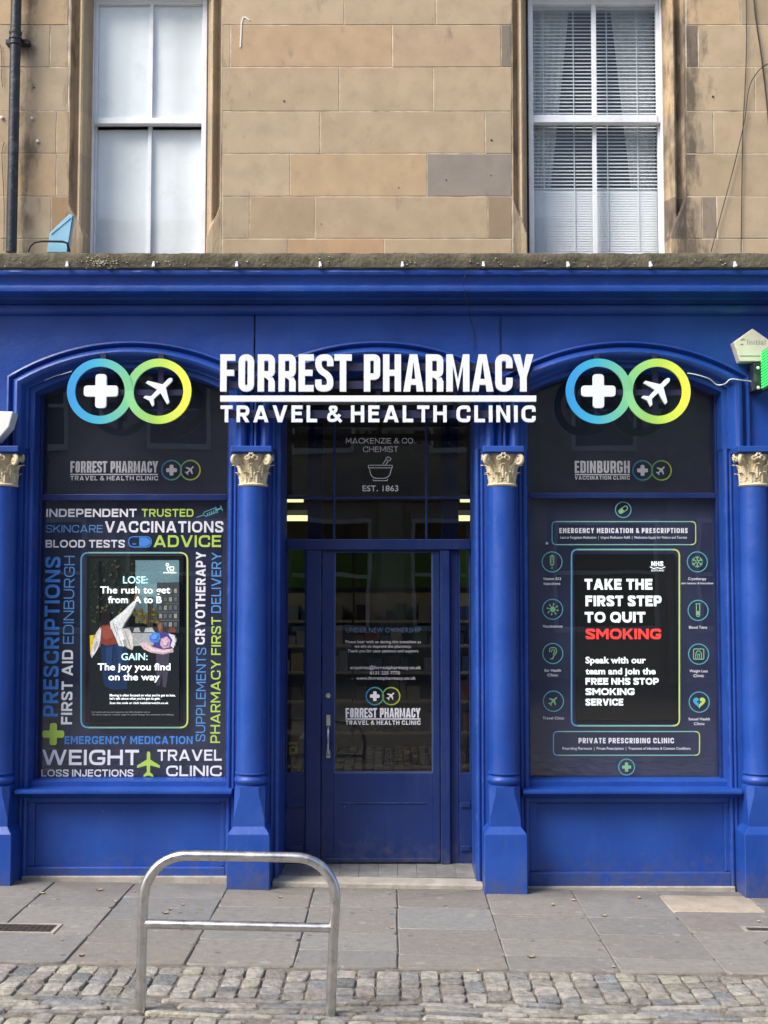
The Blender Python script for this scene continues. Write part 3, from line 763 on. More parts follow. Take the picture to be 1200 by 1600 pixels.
def stone(px0, px1, r0, r1, X0=None, X1=None):
    my = (r0 + r1) / 2
    x0 = Xp(px0, my, YW) if X0 is None else X0; x1 = Xp(px1, my, YW) if X1 is None else X1
    z0, z1 = Zp(r1, YW), Zp(r0, YW)
    col = SPECIAL.get((r0, px0)) or stone_col()
    g = .0021; d = random.uniform(-.0012, .0012); bv = .0025
    j = lambda: random.uniform(-.0012, .0012)
    rings = []
    for ins, yy in ((g, YW + .02), (g, YW + d + bv * .7), (g + bv, YW + d)):
        ring = []
        for (a, b) in ((0, 0), (.33, 0), (.66, 0), (1, 0), (1, .5), (1, 1), (.66, 1), (.33, 1), (0, 1), (0, .5)):
            ring.append((x0 + ins + (x1 - x0 - 2 * ins) * a + j(), yy, z0 + ins + (z1 - z0 - 2 * ins) * b + j()))
        rings.append(ring)
    mb.grid(rings, closed=True, col=col); mb.face(rings[-1], col)
for r0, r1 in zip(ROWS, ROWS[1:]):
    my = (r0 + r1) / 2
    rr = random.Random(r0)
    jb = JB.get(r0) or sorted([rr.randint(390, 520), rr.randint(580, 740)])
    head = r0 < -20                                # above the window heads the wall runs through
    L = [107, 347]; Rr = [800, 1072]
    ja = JA.get(r0) or [rr.randint(-40, 60)]; jc = JC.get(r0) or [rr.randint(1110, 1160)]
    segs = [([-900, -620, -380, -180] + ja + [107], None)] + [([347] + jb + [800], None)] + [([1072] + jc + [1330, 1560, 1850, 2100], None)]
    for pts, _ in segs:
        pts = sorted(pts)
        for a, b in zip(pts, pts[1:]):
            if b - a > 4: stone(a, b, r0, r1)
    if head and r0 < -28:
        for a, b in ((107, 347), (800, 1072)):
            stone(a, (a + b) // 2 + rr.randint(-60, 60), r0, r1); 
            stone((a + b) // 2 + rr.randint(-5, 5) if False else (a + b) // 2 + 61, b, r0, r1)
sw = mb.build('stone_wall', M['stone'], ten)
mb = MB()                                           # mortar body behind the blocks, open at the windows
zt, zb_ = Zp(-420, YW), Zp(445, YW)
ym0, ym1 = YW + .0025, YW + .30
xl0, xl1, xr0, xr1 = Xp(108, 200, YW), Xp(346, 200, YW), Xp(801, 200, YW), Xp(1071, 200, YW)
zh = Zp(-27, YW)
mb.box(-6, xl0, ym0, ym1, zb_, zt); mb.box(xl1, xr0, ym0, ym1, zb_, zt); mb.box(xr1, 6, ym0, ym1, zb_, zt)
mb.box(xl0 - .001, xl1 + .001, ym0 + .001, ym1, zh, zt); mb.box(xr0 - .001, xr1 + .001, ym0 + .001, ym1, zh, zt)
mb.build('mortar', M['mortar'], ten)
for px, py, r in ((444, 158, 1.7), (768, 219, 1.8), (697, 281, 1.1), (767, 274, 1.1), (1114, 151, 1.8), (53, 137, 1.6), (502, 350, 1.0), (623, 293, 1.1)):
    q = MB(); p = at(px, py, YW - .003); rr_ = r * .0038
    q.face([(p.x + rr_ * math.cos(k * .7), p.y, p.z + rr_ * math.sin(k * .7)) for k in range(9)]); q.build('drill_hole', M['dark_room'], ten)
q = MB(); q.ribbon([(p.x, p.z) for p in [at(a, b, YW) for a, b in ((375.5, 74), (376.5, 55), (377, 38), (379.5, 28), (383, 27), (390, 32))]], .0075, YW - .004, YW - .001); q.build('white_paint_drip', M['clip'], ten)
for px, py in ((50, 185), (59, 221), (3, 184)):
    q = MB(); p = at(px, py, YW - .004); q.lathe(0, 0, [(.002, -.012), (.008, -.010), (.010, -.003), (.010, .004)], 12); q.v = [(p.x + a, p.y + c, p.z + b) for a, b, c in q.v]; q.build('wall_plug', M['clip'], ten, smooth=50)

# moulded window surrounds with broached stops above the ledge
PROF = [(0, 0), (.06, 0), (.10, .016), (.20, .05), (.34, .055), (.46, .035), (.52, .012), (.60, .006), (.70, .012), (.78, .04), (.86, .075), (1, .08), (1, .17)]
PROF = [(a[0] + (b[0] - a[0]) * k / 3, a[1] + (b[1] - a[1]) * k / 3) for a, b in zip(PROF[:-1], PROF[1:-1]) for k in range(3)] + PROF[-2:]
def surround(px_out, px_in, y_stop0, y_stop1, soot):
    soot = tuple(range(5, 19))
    mb = MB(); rows = []
    zs = []
    for r0, r1 in zip(ROWS[5:], ROWS[6:]):
        for k in range(14): zs.append((r0 + (r1 - r0) * k / 14, r0))
    xo, xi = Xp(px_out, 200, YW), Xp(px_in, 200, YW)
    rings, cols = [], []
    for py, r0 in zs + [(450, 373)]:
        b = 1 if py < y_stop0 else max(0.0, 1 - (py - y_stop0) / (y_stop1 - y_stop0))
        ring = [(xo, YW, Zp(py, YW))]
        for s_, y_ in PROF:
            cl = max(0.0, min(1.0, (s_ - (1 - b) + .10) / .10)) if b < 1 else 1.0    # cut off by a sloping stop
            yy = YW + (y_ * cl if s_ < 1 or y_ < .1 else y_) + (.0012 * noise.noise(Vector((px_out, s_ * 9, py * .11))) if 0 < s_ < 1 else 0)
            ring.append((xi + (xo - xi) * (1 - s_), yy, Zp(py, YW)))
        rings.append(ring); cols.append(r0)
    rr = random.Random(px_out)
    cc = {}
    for k in range(len(rings) - 1):
        base = cc.setdefault(cols[k], (stone_col(), rr.uniform(.25, .8)))
        for j in range(len(PROF)):
            c = base[0]
            if cols[k] == 307 and px_out in (1072,): c = (.21, .165, .12)
            s_ = PROF[min(j, len(PROF) - 1)][0]
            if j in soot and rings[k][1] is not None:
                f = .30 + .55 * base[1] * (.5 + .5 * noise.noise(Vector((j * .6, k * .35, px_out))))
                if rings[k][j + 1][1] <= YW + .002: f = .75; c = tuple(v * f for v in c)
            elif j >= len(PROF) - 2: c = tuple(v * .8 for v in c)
            i = len(mb.v)
            q = [rings[k][j], rings[k][j + 1], rings[k + 1][j + 1], rings[k + 1][j]]
            mb.face(q, c)
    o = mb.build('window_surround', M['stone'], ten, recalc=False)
    return o
surround(107, 137, 310, 368, (2, 3, 4, 5))
surround(347, 321, 310, 372, (2, 3, 4, 5, 6))
surround(800, 825, 303, 366, (2, 3, 4, 5))
surround(1072, 1042, 300, 368, (2, 3, 4, 5, 6))

# mossy ledge
mb = MB(); rings = []
def lump(x, z, s=9.0, a=.007): return a * noise.noise(Vector((x * s, z * s, 3.1))) + a * .6 * noise.noise(Vector((x * 31, z * 31, 8)))
zt_, zb2 = Zp(395, -.24), Zp(420, -.235)
for k in range(601):
    x = -6 + 12 * k / 600
    bx_ = lambda z: lump(x, z)
    ring = [(x, .04, zt_ + .03), (x, -.10, zt_ + .022 + bx_(1)), (x, -.21, zt_ + .006 + bx_(2)), (x, -.236 + bx_(3) * .6, zt_ - .004 + bx_(4)), (x, -.243 + bx_(5) * .7, zt_ - .025),
            (x, -.243 + bx_(6) * .7, zt_ - .055), (x, -.24 + bx_(7) * .6, zb2 + .004 + bx_(8) * .4), (x, -.228, zb2), (x, .04, zb2)]
    rings.append(ring)
mb.grid(rings)
mb.build('stone_ledge', M['ledge'], ten, smooth=50)
# joints of the ledge stones
# sash windows
def sash_window(px0, px1, panes_u, panes_l, y_meet, kind):
    YF = .13
    x0, x1 = Xp(px0, 200, YF), Xp(px1, 200, YF)
    z0, z1 = Zp(440, YF), Zp(-26, YF)
    f = MB()
    pl, pr = panes_u[0][0], panes_u[-1][1]
    X = lambda p, y=YF: Xp(p, 200, y)
    Zz = lambda p, y=YF: Zp(p, y)
    cw = .03
    f.box(x0, x0 + cw, YF, YF + .10, z0, z1); f.box(x1 - cw, x1, YF, YF + .10, z0, z1); f.box(x0 + cw, x1 - cw, YF, YF + .10, Zz(-10), z1)
    w_o = f.build('sash_window', M['white_paint'], ten, bevel=.004)
    u = MB(); yu0, yu1 = YF + .018, YF + .055                        # upper sash stands in front of the lower
    xa, xb = x0 + cw + .001, x1 - cw - .001
    u.box(xa, X(pl), yu0, yu1, Zz(y_meet[1]), Zz(-9)); u.box(X(pr), xb, yu0, yu1, Zz(y_meet[1]), Zz(-9))
    u.box(X(pl), X(pr), yu0, yu1, Zz(4), Zz(-9)); u.box(X(pl), X(pr), yu0 - .008, yu1, Zz(y_meet[1]), Zz(y_meet[0]))
    u.box(X(panes_u[0][1]), X(panes_u[1][0]), yu0 + .004, yu1, Zz(y_meet[0]), Zz(4))
    u.build('upper_sash', M['white_paint'], w_o, bevel=.004)
    l = MB(); yl0, yl1 = YF + .058, YF + .095
    l.box(xa, X(panes_l[0][0], yl0), yl0, yl1, z0, Zz(y_meet[1] - 3, yl0)); l.box(X(panes_l[-1][1], yl0), xb, yl0, yl1, z0, Zz(y_meet[1] - 3, yl0))
    l.box(X(panes_l[0][0], yl0), X(panes_l[-1][1], yl0), yl0, yl1, Zz(y_meet[1] + 3, yl0), Zz(y_meet[0] + 1, yl0))
    l.box(X(panes_l[0][1], yl0), X(panes_l[1][0], yl0), yl0 + .004, yl1, z0, Zz(y_meet[1] + 3, yl0))
    l.build('lower_sash', M['white_paint'], w_o, bevel=.004)
    for (yy, za, zb, nm) in ((YF + .038, Zz(y_meet[0]), Zz(4), 'pane'), (YF + .078, z0, Zz(y_meet[1] + 3), 'pane')):
        g = MB(); g.face([(xa, yy, za), (xb, yy, za), (xb, yy, zb), (xa, yy, zb)]); g.build(nm, M['glass_up'], w_o)
    if kind == 'film':
        for yy, za, zb in ((YF + .046, Zz(y_meet[0]), Zz(4)), (YF + .088, z0, Zz(y_meet[1] + 3))):
            g = MB(); nseg = 14
            g.grid([[(xa + (xb - xa) * i / nseg, yy + .003 * math.sin(i * 1.7) + .002 * math.sin(i * .6 + j), za + (zb - za) * j / 8) for i in range(nseg + 1)] for j in range(9)])
            g.build('frosted_film', M['pane_frost'], w_o, smooth=60)
    else:
        b = MB(); yy = YF + .145
        def slat(py, ang, wd=.024):
            z = Zp(py, yy); c, s_ = math.cos(ang) * wd / 2, math.sin(ang) * wd / 2
            b.grid([[(xa, yy - c, z + s_), (xa, yy - c * .3, z + s_ * .3 + .002), (xa, yy + c * .3, z - s_ * .3 + .002), (xa, yy + c, z - s_)],
                    [(xb, yy - c, z + s_), (xb, yy - c * .3, z + s_ * .3 + .002), (xb, yy + c * .3, z - s_ * .3 + .002), (xb, yy + c, z - s_)]])
        b.box(xa, xb, yy - .02, yy + .02, Zp(16, yy), Zp(4, yy))
        py = 20.0
        while py < 298:
            slat(py + random.uniform(-.25, .25), -.66 - random.uniform(0, .07)); py += 5.6
        py = 299
        while py < 397:
            slat(py, -1.35, .034); py += 3.9
        for q in panes_u:
            for fr in (.22, .73):
                xq = X(q[0] + (q[1] - q[0]) * fr)
                b.box(xq - .0025, xq + .0025, yy - .014, yy - .012, Zp(390, yy), Zp(16, yy))
        b.build('venetian_blind', M['blind_white'], w_o)
        for side in (-1, 1):
            c = MB(); rings = []
            for j in range(22):
                v = j / 21; py = 440 - (450) * v
                edge = .04 + .29 * v ** .8 if side < 0 else .12 + .24 * v
                ring = []
                for i in range(41):
                    uu = i / 40; xx = uu * edge * (xb - xa)
                    X_ = xa + xx if side < 0 else xb - xx
                    ring.append((X_, YF + .190 + .003 * math.sin(uu * 34 + v * 2) + .002 * math.sin(uu * 13), Zp(py, YF + .19)))
                rings.append(ring)
            c.grid(rings); c.build('curtain', M['curtain'], w_o, smooth=80)
    return w_o
sash_window(137, 322.5, [(150, 231.5), (236.5, 315.5)], [(151, 231.5), (237, 316)], (183, 192), 'film')
sash_window(826, 1041, [(833, 927), (934, 1028)], [(832, 926), (932, 1028)], (178.5, 190), 'blind')
mb = MB()                                            # dark room behind the sashes
mb.grid([[(-6, .33, 2.9), (-6, 3.2, 2.9), (-6, 3.2, 6.9), (-6, .33, 6.9)], [(6, .33, 2.9), (6, 3.2, 2.9), (6, 3.2, 6.9), (6, .33, 6.9)]], closed=True, caps=True)
mb.build('dark_interior', M['dark_room'], ten, recalc=False)
mb = MB(); mb.box(-6, 6, .05, 9, Zp(-420, YW), Zp(-420, YW) + .3); mb.build('roof_slab', M['opp_stone'], ten)

# lichen and droppings on the ledge
mb = MB()
for _ in range(130):
    px = random.gauss(158, 13) if random.random() < .55 else random.uniform(0, 1200)
    py = min(419, max(400, random.gauss(411, 5)))
    p = at(px, py, -.245); r = random.uniform(.002, .006)
    mb.prism([(p.x + r * math.cos(a * 1.047) * random.uniform(.6, 1.3), p.z + r * .7 * math.sin(a * 1.047) * random.uniform(.6, 1.3)) for a in range(6)], -.252, -.238)
mb.build('lichen_patch', M['lichen'], ten, kind='stuff')

# ================================================================== SHOPFRONT
shop = thing('shopfront', 'royal blue painted shopfront with three shallow arches, cream capitals and dark glazing', 'shopfront', (0, 0, 0))
XE = 5.2
# cornice
zs_ = Zp(455, -.205)
cp = [(.02, Zp(419, -.2)), (-.215, Zp(419.5, -.215)), (-.228, Zp(421.5, -.22)), (-.232, Zp(425, -.23)), (-.226, Zp(429, -.226)), (-.206, Zp(432, -.206)), (-.196, Zp(436, -.196)), (-.192, Zp(445.5, -.192)),
      (-.207, Zp(446.5, -.207)), (-.210, Zp(450, -.21)), (-.206, zs_), (-.185, zs_ - .003), (-.05, zs_ - .003), (-.043, zs_ - .010), (-.042, Zp(475, -.042)), (-.055, Zp(477, -.055)), (-.054, Zp(481, -.054)), (-.045, Zp(485, -.045)), (-.03, Zp(488.5, -.03)), (-.02, Zp(491, -.02)), (.02, Zp(491, -.02))]
mb = MB(); NX = 300
mb.grid([[(-XE + 2 * XE * k / NX, y + .0035 * noise.noise(Vector((k * .35, z * 9, 1))) * (1 if y < -.2 else .4), z + .004 * noise.noise(Vector((k * .5, y * 9, 5))) * (1 if z > zs_ + .07 else .25)) for y, z in cp] for k in range(NX + 1)])
mb.build('cornice', M['blue'], shop, smooth=38)
z_top = Zp(489, 0)
# arches
HW = .73; RA = 1.374; ZC = Zp(533, 0) - RA; Z_AB = Zp(700, -.03)
AP = [(0, -.012), (.006, -.03), (.016, -.034), (.024, -.022), (.028, -.004), (.036, .0), (.040, -.012), (.046, -.034), (.058, -.05), (.072, -.055), (.086, -.05), (.098, -.034), (.106, -.008), (.112, .004), (.124, .006), (.127, .03), (.155, .032)]
def arch_pts(c, u, hw=HW, seg=28):
    r = RA - u; h = hw - u
    zc = ZC + math.sqrt(r * r - h * h); a0 = math.atan2(zc - ZC, h); a1 = math.pi - a0
    return [(c + h, Z_AB)] + [(c + r * math.cos(a0 + (a1 - a0) * k / seg), ZC + r * math.sin(a0 + (a1 - a0) * k / seg)) for k in range(seg + 1)] + [(c - h, Z_AB)]
def arch_thick(z): return z
spr = [(b[0], None) for b in BAYS]
for c, _ in spr:
    mb = MB(); P = arch_pts(c, 0, .7325)[1:-1]
    for (xa, za), (xb, zb) in zip(P, P[1:]):
        mb.face([(xa, 0, za), (xb, 0, zb), (xb, 0, z_top), (xa, 0, z_top)])
    mb.build('frieze', M['blue'], shop, recalc=False)
for px in (397, 781):                               # hairline joints running down the frieze
    mb = MB(); x = Xp(px, 500, 0); k = 0
    ring = []
    for j in range(16):
        z = Zp(575, 0) + (z_top - .01 - Zp(575, 0)) * j / 15; o_ = x + random.uniform(-.002, .002)
        ring.append([(o_ - .003, -.0005, z), (o_ - .001, -.004, z), (o_ + .0015, -.0035, z), (o_ + .0035, -.0005, z)])
    mb.grid(ring)
    mb.build('frieze_joint', M['blue_shaded'], shop)
# opening widths differ a little from bay to bay, so each arch is swept on its own
def arch(c, ydeep, name='arch_moulding'):
    mb = MB(); cols_ = []
    prof = AP + [(.155, ydeep)]
    for u, y in prof: cols_.append([(p[0], y, p[1]) for p in arch_pts(c, u)])
    mb.grid(cols_)
    return mb.build(name, M['blue'], shop, smooth=35, recalc=False)
arch(BAYS[0][0], YG + .02); arch(BAYS[2][0], YG + .02); arch(BAYS[1][0], YD)
# piers and their bead mouldings
GROUND = lambda x: gz(x) - .02
def pier(c, ydl, ydr):
    mb = MB()
    zb, zt2 = GROUND(c), Z_AB + .004
    mb.box(c - .155, c + .155, .032, .5, zb, zt2)
    for dx, r in ((-.138, .013), (.138, .013), (-.112, .010), (.112, .010)):
        mb.lathe(c + dx, .034, [(r, zb), (r, zt2 - .002)], 10)
    mb.box(c - .152, c - .146, .026, .03201, zb, zt2 - .001); mb.box(c + .146, c + .152, .026, .03201, zb, zt2 - .001)
    mb.box(c - .098, c + .098, .012, .033, zb, zt2 - .001)
    mb.build('pier', M['blue'], shop, smooth=40)
for c in CEN: pier(c, 0, 0)
for xa, xb in ((-XE, BAYS[0][0] - .7326), (BAYS[2][0] + .7326, XE)):
    mb = MB(); mb.box(xa, xb, 0, .2, Z_AB, z_top); mb.build('frieze', M['blue'], shop)
    mb = MB(); mb.box(xa if xa < -3 else CEN[3] + .156, xb if xb > 3 else CEN[0] - .156, .06, .3, -.2, Z_AB); mb.build('side_panel', M['blue'], shop)
# columns
def column(c):
    YC = -.045
    zsh0, zsh1 = Zp(1208, YC), Zp(758, YC)
    mb = MB()
    H = zsh1 - zsh0
    prof = [(.088, zsh0), (.0855, zsh0 + .02)] + [(.0845 - .006 * (k / 10) ** 1.6, zsh0 + .02 + (H - .02) * k / 10) for k in range(1, 11)]
    mb.lathe(c, YC, prof, 40)
    col = mb.build('column', M['blue'], shop, smooth=40)
    b = MB()
    t0, t1 = Zp(1229, -.1), Zp(1208, -.1)
    pr = [(.088, t0)] + [(.078 + .018 * math.sin(math.pi * k / 8), t0 + .006 + (t1 - t0 - .02) * k / 8) for k in range(9)] + [(.084, t1 - .010), (.091, t1 - .006), (.091, t1), (.084, t1 + .002)]
    b.lathe(c, YC, pr, 40)
    # plinth: octagon broached to a square, then a weathered step to the block
    def sq(h, cham, z, y0=-.5):
        q = []
        for sx, sy in ((1, 1), (-1, 1), (-1, -1), (1, -1)):
            pa, pb = (sx * h, sy * (h - cham)), (sx * (h - cham), sy * h)
            q += [pa, pb] if sx * sy > 0 else [pb, pa]
        return [(c + p[0], YC + p[1], z) for p in q]
    zg = GROUND(c)
    z1292, z1303, z1277, z1240 = Zp(1292, -.14), Zp(1304, -.16), Zp(1279, -.14), Zp(1242, -.13)
    b.grid([sq(.086, .034, t0 + .001), sq(.088, .034, z1240), sq(.089, .002, z1277), sq(.089, .001, z1292), sq(.119, .003, z1303), sq(.121, .003, z1303 - .02), sq(.121, .003, zg)], closed=True, caps=True)
    b.build('plinth', M['blue'], col, smooth=25)
    a = MB()
    za, zb3 = Zp(708, -.15), Zp(697, -.15)
    a.box(c - .118, c + .118, -.165, .04, za + .006, zb3); a.box(c - .108, c + .108, -.155, .04, za - .002, za + .0055)
    a.build('abacus', M['blue'], col, bevel=.004)
    capital(c, YC, Zp(760, -.12), za - .003, col)
def capital(c, YC, z0, z1, col):
    m = MB(); H = z1 - z0
    m.lathe(c, YC, [(.070, z0), (.082, z0 + .004), (.087, z0 + .012), (.082, z0 + .02), (.072, z0 + .024), (.070, z0 + .04), (.071, z0 + H * .45), (.080, z0 + H * .72), (.094, z0 + H * .92), (.098, z1)], 32)
    # lower acanthus leaves curling out, two tiers
    def leaf(ang, zb, zt, rb, rt, wid, curl):
        rings = []; ca, sa = math.cos(ang), math.sin(ang)
        for k in range(10):
            v = k / 9; z = zb + (zt - zb) * (v if v < .85 else .85 + (v - .85) * .2 - (v - .85) * .5)
            r = rb + (rt - rb) * v ** 2 + (curl * max(0, (v - .6) / .4) ** 1.5)
            wv = wid * (math.sin(math.pi * min(1, .25 + v * .62))) * (1 + .16 * math.cos(v * 26)) * (1 if v < .9 else .6)
            ring = []
            for j in range(7):
                u = (j - 3) / 3
                rr = r + .007 * (1 - u * u) - .010 * abs(u) ** 2 + .0035 * math.cos(u * 9)
                ring.append((c + ca * rr - sa * wv * u, YC + sa * rr + ca * wv * u, z - .004 * abs(u)))
            rings.append(ring)
        m.grid(rings)
    for k in range(8): leaf(2 * math.pi * k / 8 + math.pi / 8, z0 + .024, z0 + H * .52, .073, .082, .030, .020)
    for k in range(8): leaf(2 * math.pi * k / 8, z0 + .05, z0 + H * .80, .074, .094, .026, .024)
    # corner volutes on the diagonals and small inner scrolls meeting at a flower
    for k in range(4):
        ang = math.pi / 4 + k * math.pi / 2; ca, sa = math.cos(ang), math.sin(ang)
        path, rad = [], []
        for j in range(8):
            v = j / 7; r = .075 + .050 * v ** 1.5; path.append((c + ca * r, YC + sa * r, z0 + H * (.50 + .42 * v))); rad.append(.011)
        cr, cz = .128, z1 - .036
        for j in range(22):
            th = math.pi * .62 - j / 21 * math.pi * 3.3; rr = .030 * (1 - j / 26)
            path.append((c + ca * (cr + rr * math.cos(th)), YC + sa * (cr + rr * math.cos(th)), cz + rr * math.sin(th))); rad.append(.0125 - .003 * j / 21)
        m.tube(path, rad, 8)
        m.grid([[(c + ca * cr + (-sa) * d + ca * q * math.cos(t_), YC + sa * cr + ca * d + sa * q * math.cos(t_), cz + q * math.sin(t_)) for t_ in [2 * math.pi * i / 10 for i in range(10)]] for d, q in ((-.013, .004), (-.011, .012), (-.004, .017), (.004, .017), (.011, .012), (.013, .004))], closed=True, caps=True)
    for k in range(4):
        ang = k * math.pi / 2; ca, sa = math.cos(ang), math.sin(ang)
        for sgn in (-1, 1):
            path = []; rad = []
            for j in range(20):
                th = math.pi * (.5 if sgn > 0 else .5) + sgn * (j / 19) * math.pi * 2.6; rr = .016 * (1 - j / 26)
                u = sgn * .026 + rr * math.cos(th); r = .102
                path.append((c + ca * r - sa * u, YC + sa * r + ca * u, z1 - .022 + rr * math.sin(th))); rad.append(.0065)
            m.tube(path, rad, 6)
        for j in range(6):
            th = j * math.pi / 3; u = .014 * math.cos(th); r = .112
            p = (c + ca * r - sa * u, YC + sa * r + ca * u, z1 - .012 + .013 * math.sin(th))
            m.grid([[(p[0] + q * math.cos(a_), p[1] + q * math.sin(a_), p[2] + d) for a_ in [2 * math.pi * i / 8 for i in range(8)]] for d, q in ((-.008, .002), (-.005, .007), (0, .0088), (.005, .007), (.008, .002))], closed=True, caps=True)
    m.build('capital', M['cream'], col, smooth=60)
for c in CEN: column(c)

# ---------------------------------------------------------------- stall risers and sills
def stall(bay, py_panel_b):
    c, x0, x1 = bay
    mb = MB()
    zg = GROUND(c) - .03
    zp = Zp(py_panel_b, .06)
    mb.box(x0, x1, .06, .3, zg, Zp(1236, .06))                       # panel
    mb.box(x0, x0 + .045, .045, .0605, zp, Zp(1250, .05)); mb.box(x1 - .03, x1, .045, .0605, zp, Zp(1250, .05))
    mb.box(x0, x1, .03, .0605, zg + .04, zp - .001)                    # skirting
    mb.build('stall_riser', M['blue'], shop, bevel=.006)
    s = MB()
    pr = [(YG + .03, Zp(1214.5, YG)), (YG - .02, Zp(1215.2, YG - .02)), (.075, Zp(1219.4, .075)), (.066, Zp(1221, .066)), (.066, Zp(1229, .066)), (.05, Zp(1231, .05)), (-.055, Zp(1234, -.055)), (-.068, Zp(1236.5, -.068)), (-.068, Zp(1240, -.068)), (-.05, Zp(1243, -.05)), (.0, Zp(1243.5, .0)), (.03, Zp(1248, .03)), (.035, Zp(1253, .035)), (.062, Zp(1257, .062))]
    e0, e1 = x0 - .045, x1 + .045
    s.grid([[(x, y, z) for y, z in pr] for x in (x0 + .001, x1 - .001)], caps=False)
    rb = [(y, z) for y, z in pr if y < .04]
    rb = rb + [(.0319, rb[-1][1]), (.0319, rb[0][1])]
    s.grid([[(x, y, z) for y, z in rb] for x in (e0, x0 + .0005)], closed=True, caps=True); s.grid([[(x, y, z) for y, z in rb] for x in (x1 - .0005, e1)], closed=True, caps=True)
    s.build('sill', M['blue'], shop, smooth=35)
    st = MB(); st.box(x0 - .02, x1 + .02, .012, .2, zg, GROUND(c) + .045 + (.0 if c < 0 else -.012)); st.build('base_stone', M['slabstone'], shop, bevel=.006)
stall(BAYS[0], 1353); stall(BAYS[2], 1361)

# ---------------------------------------------------------------- shop windows
def P2(px, py, Y): return (Xp(px, py, Y), Zp(py, Y))
def pxs(Y): return (DIST + Y) / FPX                   # metres per photo pixel on plane Y
def line(mb, pts, t, Y, closed=False, col=None, colf=None, th=.0006):
    mb.ribbon([P2(a, b, Y) for a, b in pts], t * pxs(Y), Y - th, Y, closed, col, colf)
def poly(mb, pts, Y, col=None, th=.0006):
    mb.prism([P2(a, b, Y) for a, b in pts], Y - th, Y, col)
def circ(mb, cx, cy, r, t, Y, col=None, colf=None, n=36, th=.0006):
    x, z = P2(cx, cy, Y); mb.ring(x, z, r * pxs(Y), t * pxs(Y), Y - th, Y, n, col, colf)
def disc(mb, cx, cy, r, Y, col=None, n=14, th=.0006):
    poly(mb, [(cx + r * math.cos(2 * math.pi * k / n), cy + r * math.sin(2 * math.pi * k / n)) for k in range(n)], Y, col, th)
def gradx(x0, x1, stops): return lambda x, z: ramp(stops, (x - x0) / (x1 - x0))
def rr_px(x0, x1, y0, y1, r): return rpath([(x0, y0), (x1, y0), (x1, y1), (x0, y1)], r, 5, True)

def infinity(mb, c1, c2, cy, r, t, Y, th=.0006, k=.0, dim=1.0, name=None):
    """the two linked rings, colour running from blue to yellow"""
    a, z = P2(c1, cy, Y); b, _ = P2(c2, cy, Y); s = pxs(Y); rm = (r - t / 2) * s
    st = [(u, tuple(v * dim for v in c)) for u, c in RING_STOPS]
    cf = gradx(a - rm, b + rm, st)
    mb.ring(a, z, rm, t * s, Y - th, Y, 64, None, cf)
    i = len(mb.v)
    mb.ring(b, z, rm, t * s, Y - th, Y, 64, None, cf)
    if k:
        for q in range(i, len(mb.v)):
            x, y, zz = mb.v[q]; th_ = math.atan2(zz - z, x - b)
            mb.v[q] = (x, y + k * math.sin(th_) * max(0, -math.cos(th_)), zz)
    else:
        mb.v[i:] = [(x, y - .0004, zz) for x, y, zz in mb.v[i:]]
def small_brand(parent, Y, spans, xl, xr, yt, yb, under, sub, sy0, sy1, rings, m, dim):
    cap_line(spans, xl, xr, yt, yb, Y - .0006, Y).build('lettering', m, parent)
    q = MB(); poly(q, [(xl, under - .9), (xr, under - .9), (xr, under + .9), (xl, under + .9)], Y); q.build('underline', m, parent)
    caps(parent, sub, xl, xr, sy0, sy1, Y, m, .2, .22)
    if rings:
        c1, c2, cy, r, t = rings
        q = MB(); infinity(q, c1, c2, cy, r, t, Y, dim=dim); q.build('logo_rings', M['attr_paint'], parent)
        q = MB(); s = pxs(Y)
        x, z = P2(c1, cy, Y); q.prism(plus_pts(x, z, r * .52 * s, r * .19 * s, r * .12 * s), Y - .0006, Y)
        q.build('logo_cross', m, parent); q = MB()
        x, z = P2(c2, cy, Y); q.prism(plane_pts(x - r * .06 * s, z, r * .52 * s, -math.pi / 4), Y - .0006, Y)
        q.build('logo_plane', m, parent)

def shop_window(bay, py_tr0, py_tr1):
    c, x0, x1 = bay
    mb = MB(); ZB = Zp(1218, YG)
    mb.box(x0, x0 + .022, YG - .03, YG + .03, ZB, 3.05); mb.box(x1 - .022, x1, YG - .03, YG + .03, ZB, 3.05)
    mb.box(x0 + .022, x1 - .022, YG - .032, YG + .03, Zp(py_tr1, YG - .03), Zp(py_tr0, YG - .03))
    mb.box(x0 + .022, x1 - .022, YG - .02, YG + .03, ZB - .02, ZB + .012)
    o = mb.build('shop_window', M['blue_shaded'], shop, bevel=.004)
    for za, zb in ((ZB + .01, Zp(py_tr1, YG - .03) + .004), (Zp(py_tr0, YG - .03) - .004, 3.05)):
        g = MB(); g.face([(x0 + .015, YG, za), (x1 - .015, YG, za), (x1 - .015, YG, zb), (x0 + .015, YG, zb)]); g.build('pane', M['glass'], o)
    zm = Zp((py_tr0 + py_tr1) / 2, YG)
    f = MB(); f.box(x0 - .02, x1 + .02, YG + .042, YG + .05, ZB - .05, zm); f.build('dark_film', M['film'], o)
    f = MB(); f.box(x0 - .02, x1 + .02, YG + .042, YG + .05, zm + .0005, 3.1); f.build('dark_film', M['film_up'], o)
    return o
WL = shop_window(BAYS[0], 772, 782); WR = shop_window(BAYS[2], 770, 778.5)
YV = YG - .003
W_, G_, B_, B2, T_ = M['vin_white'], M['vin_lime'], M['vin_blue'], M['vin_blue2'], M['vin_teal']
small_brand(WL, YV, FP_SPANS, 110, 247, 720.5, 738.5, 741.3, 'TRAVEL & HEALTH CLINIC', 743.6, 750.6, (268, 297.5, 734.6, 16.3, 2.2), M['vin_grey'], .42)
small_brand(WR, YV, ED_SPANS, 898, 984, 720, 739, 741.5, 'VACCINATION CLINIC', 743.4, 749.4, (1004, 1033.5, 735, 16.3, 2.2), M['vin_grey'], .36)
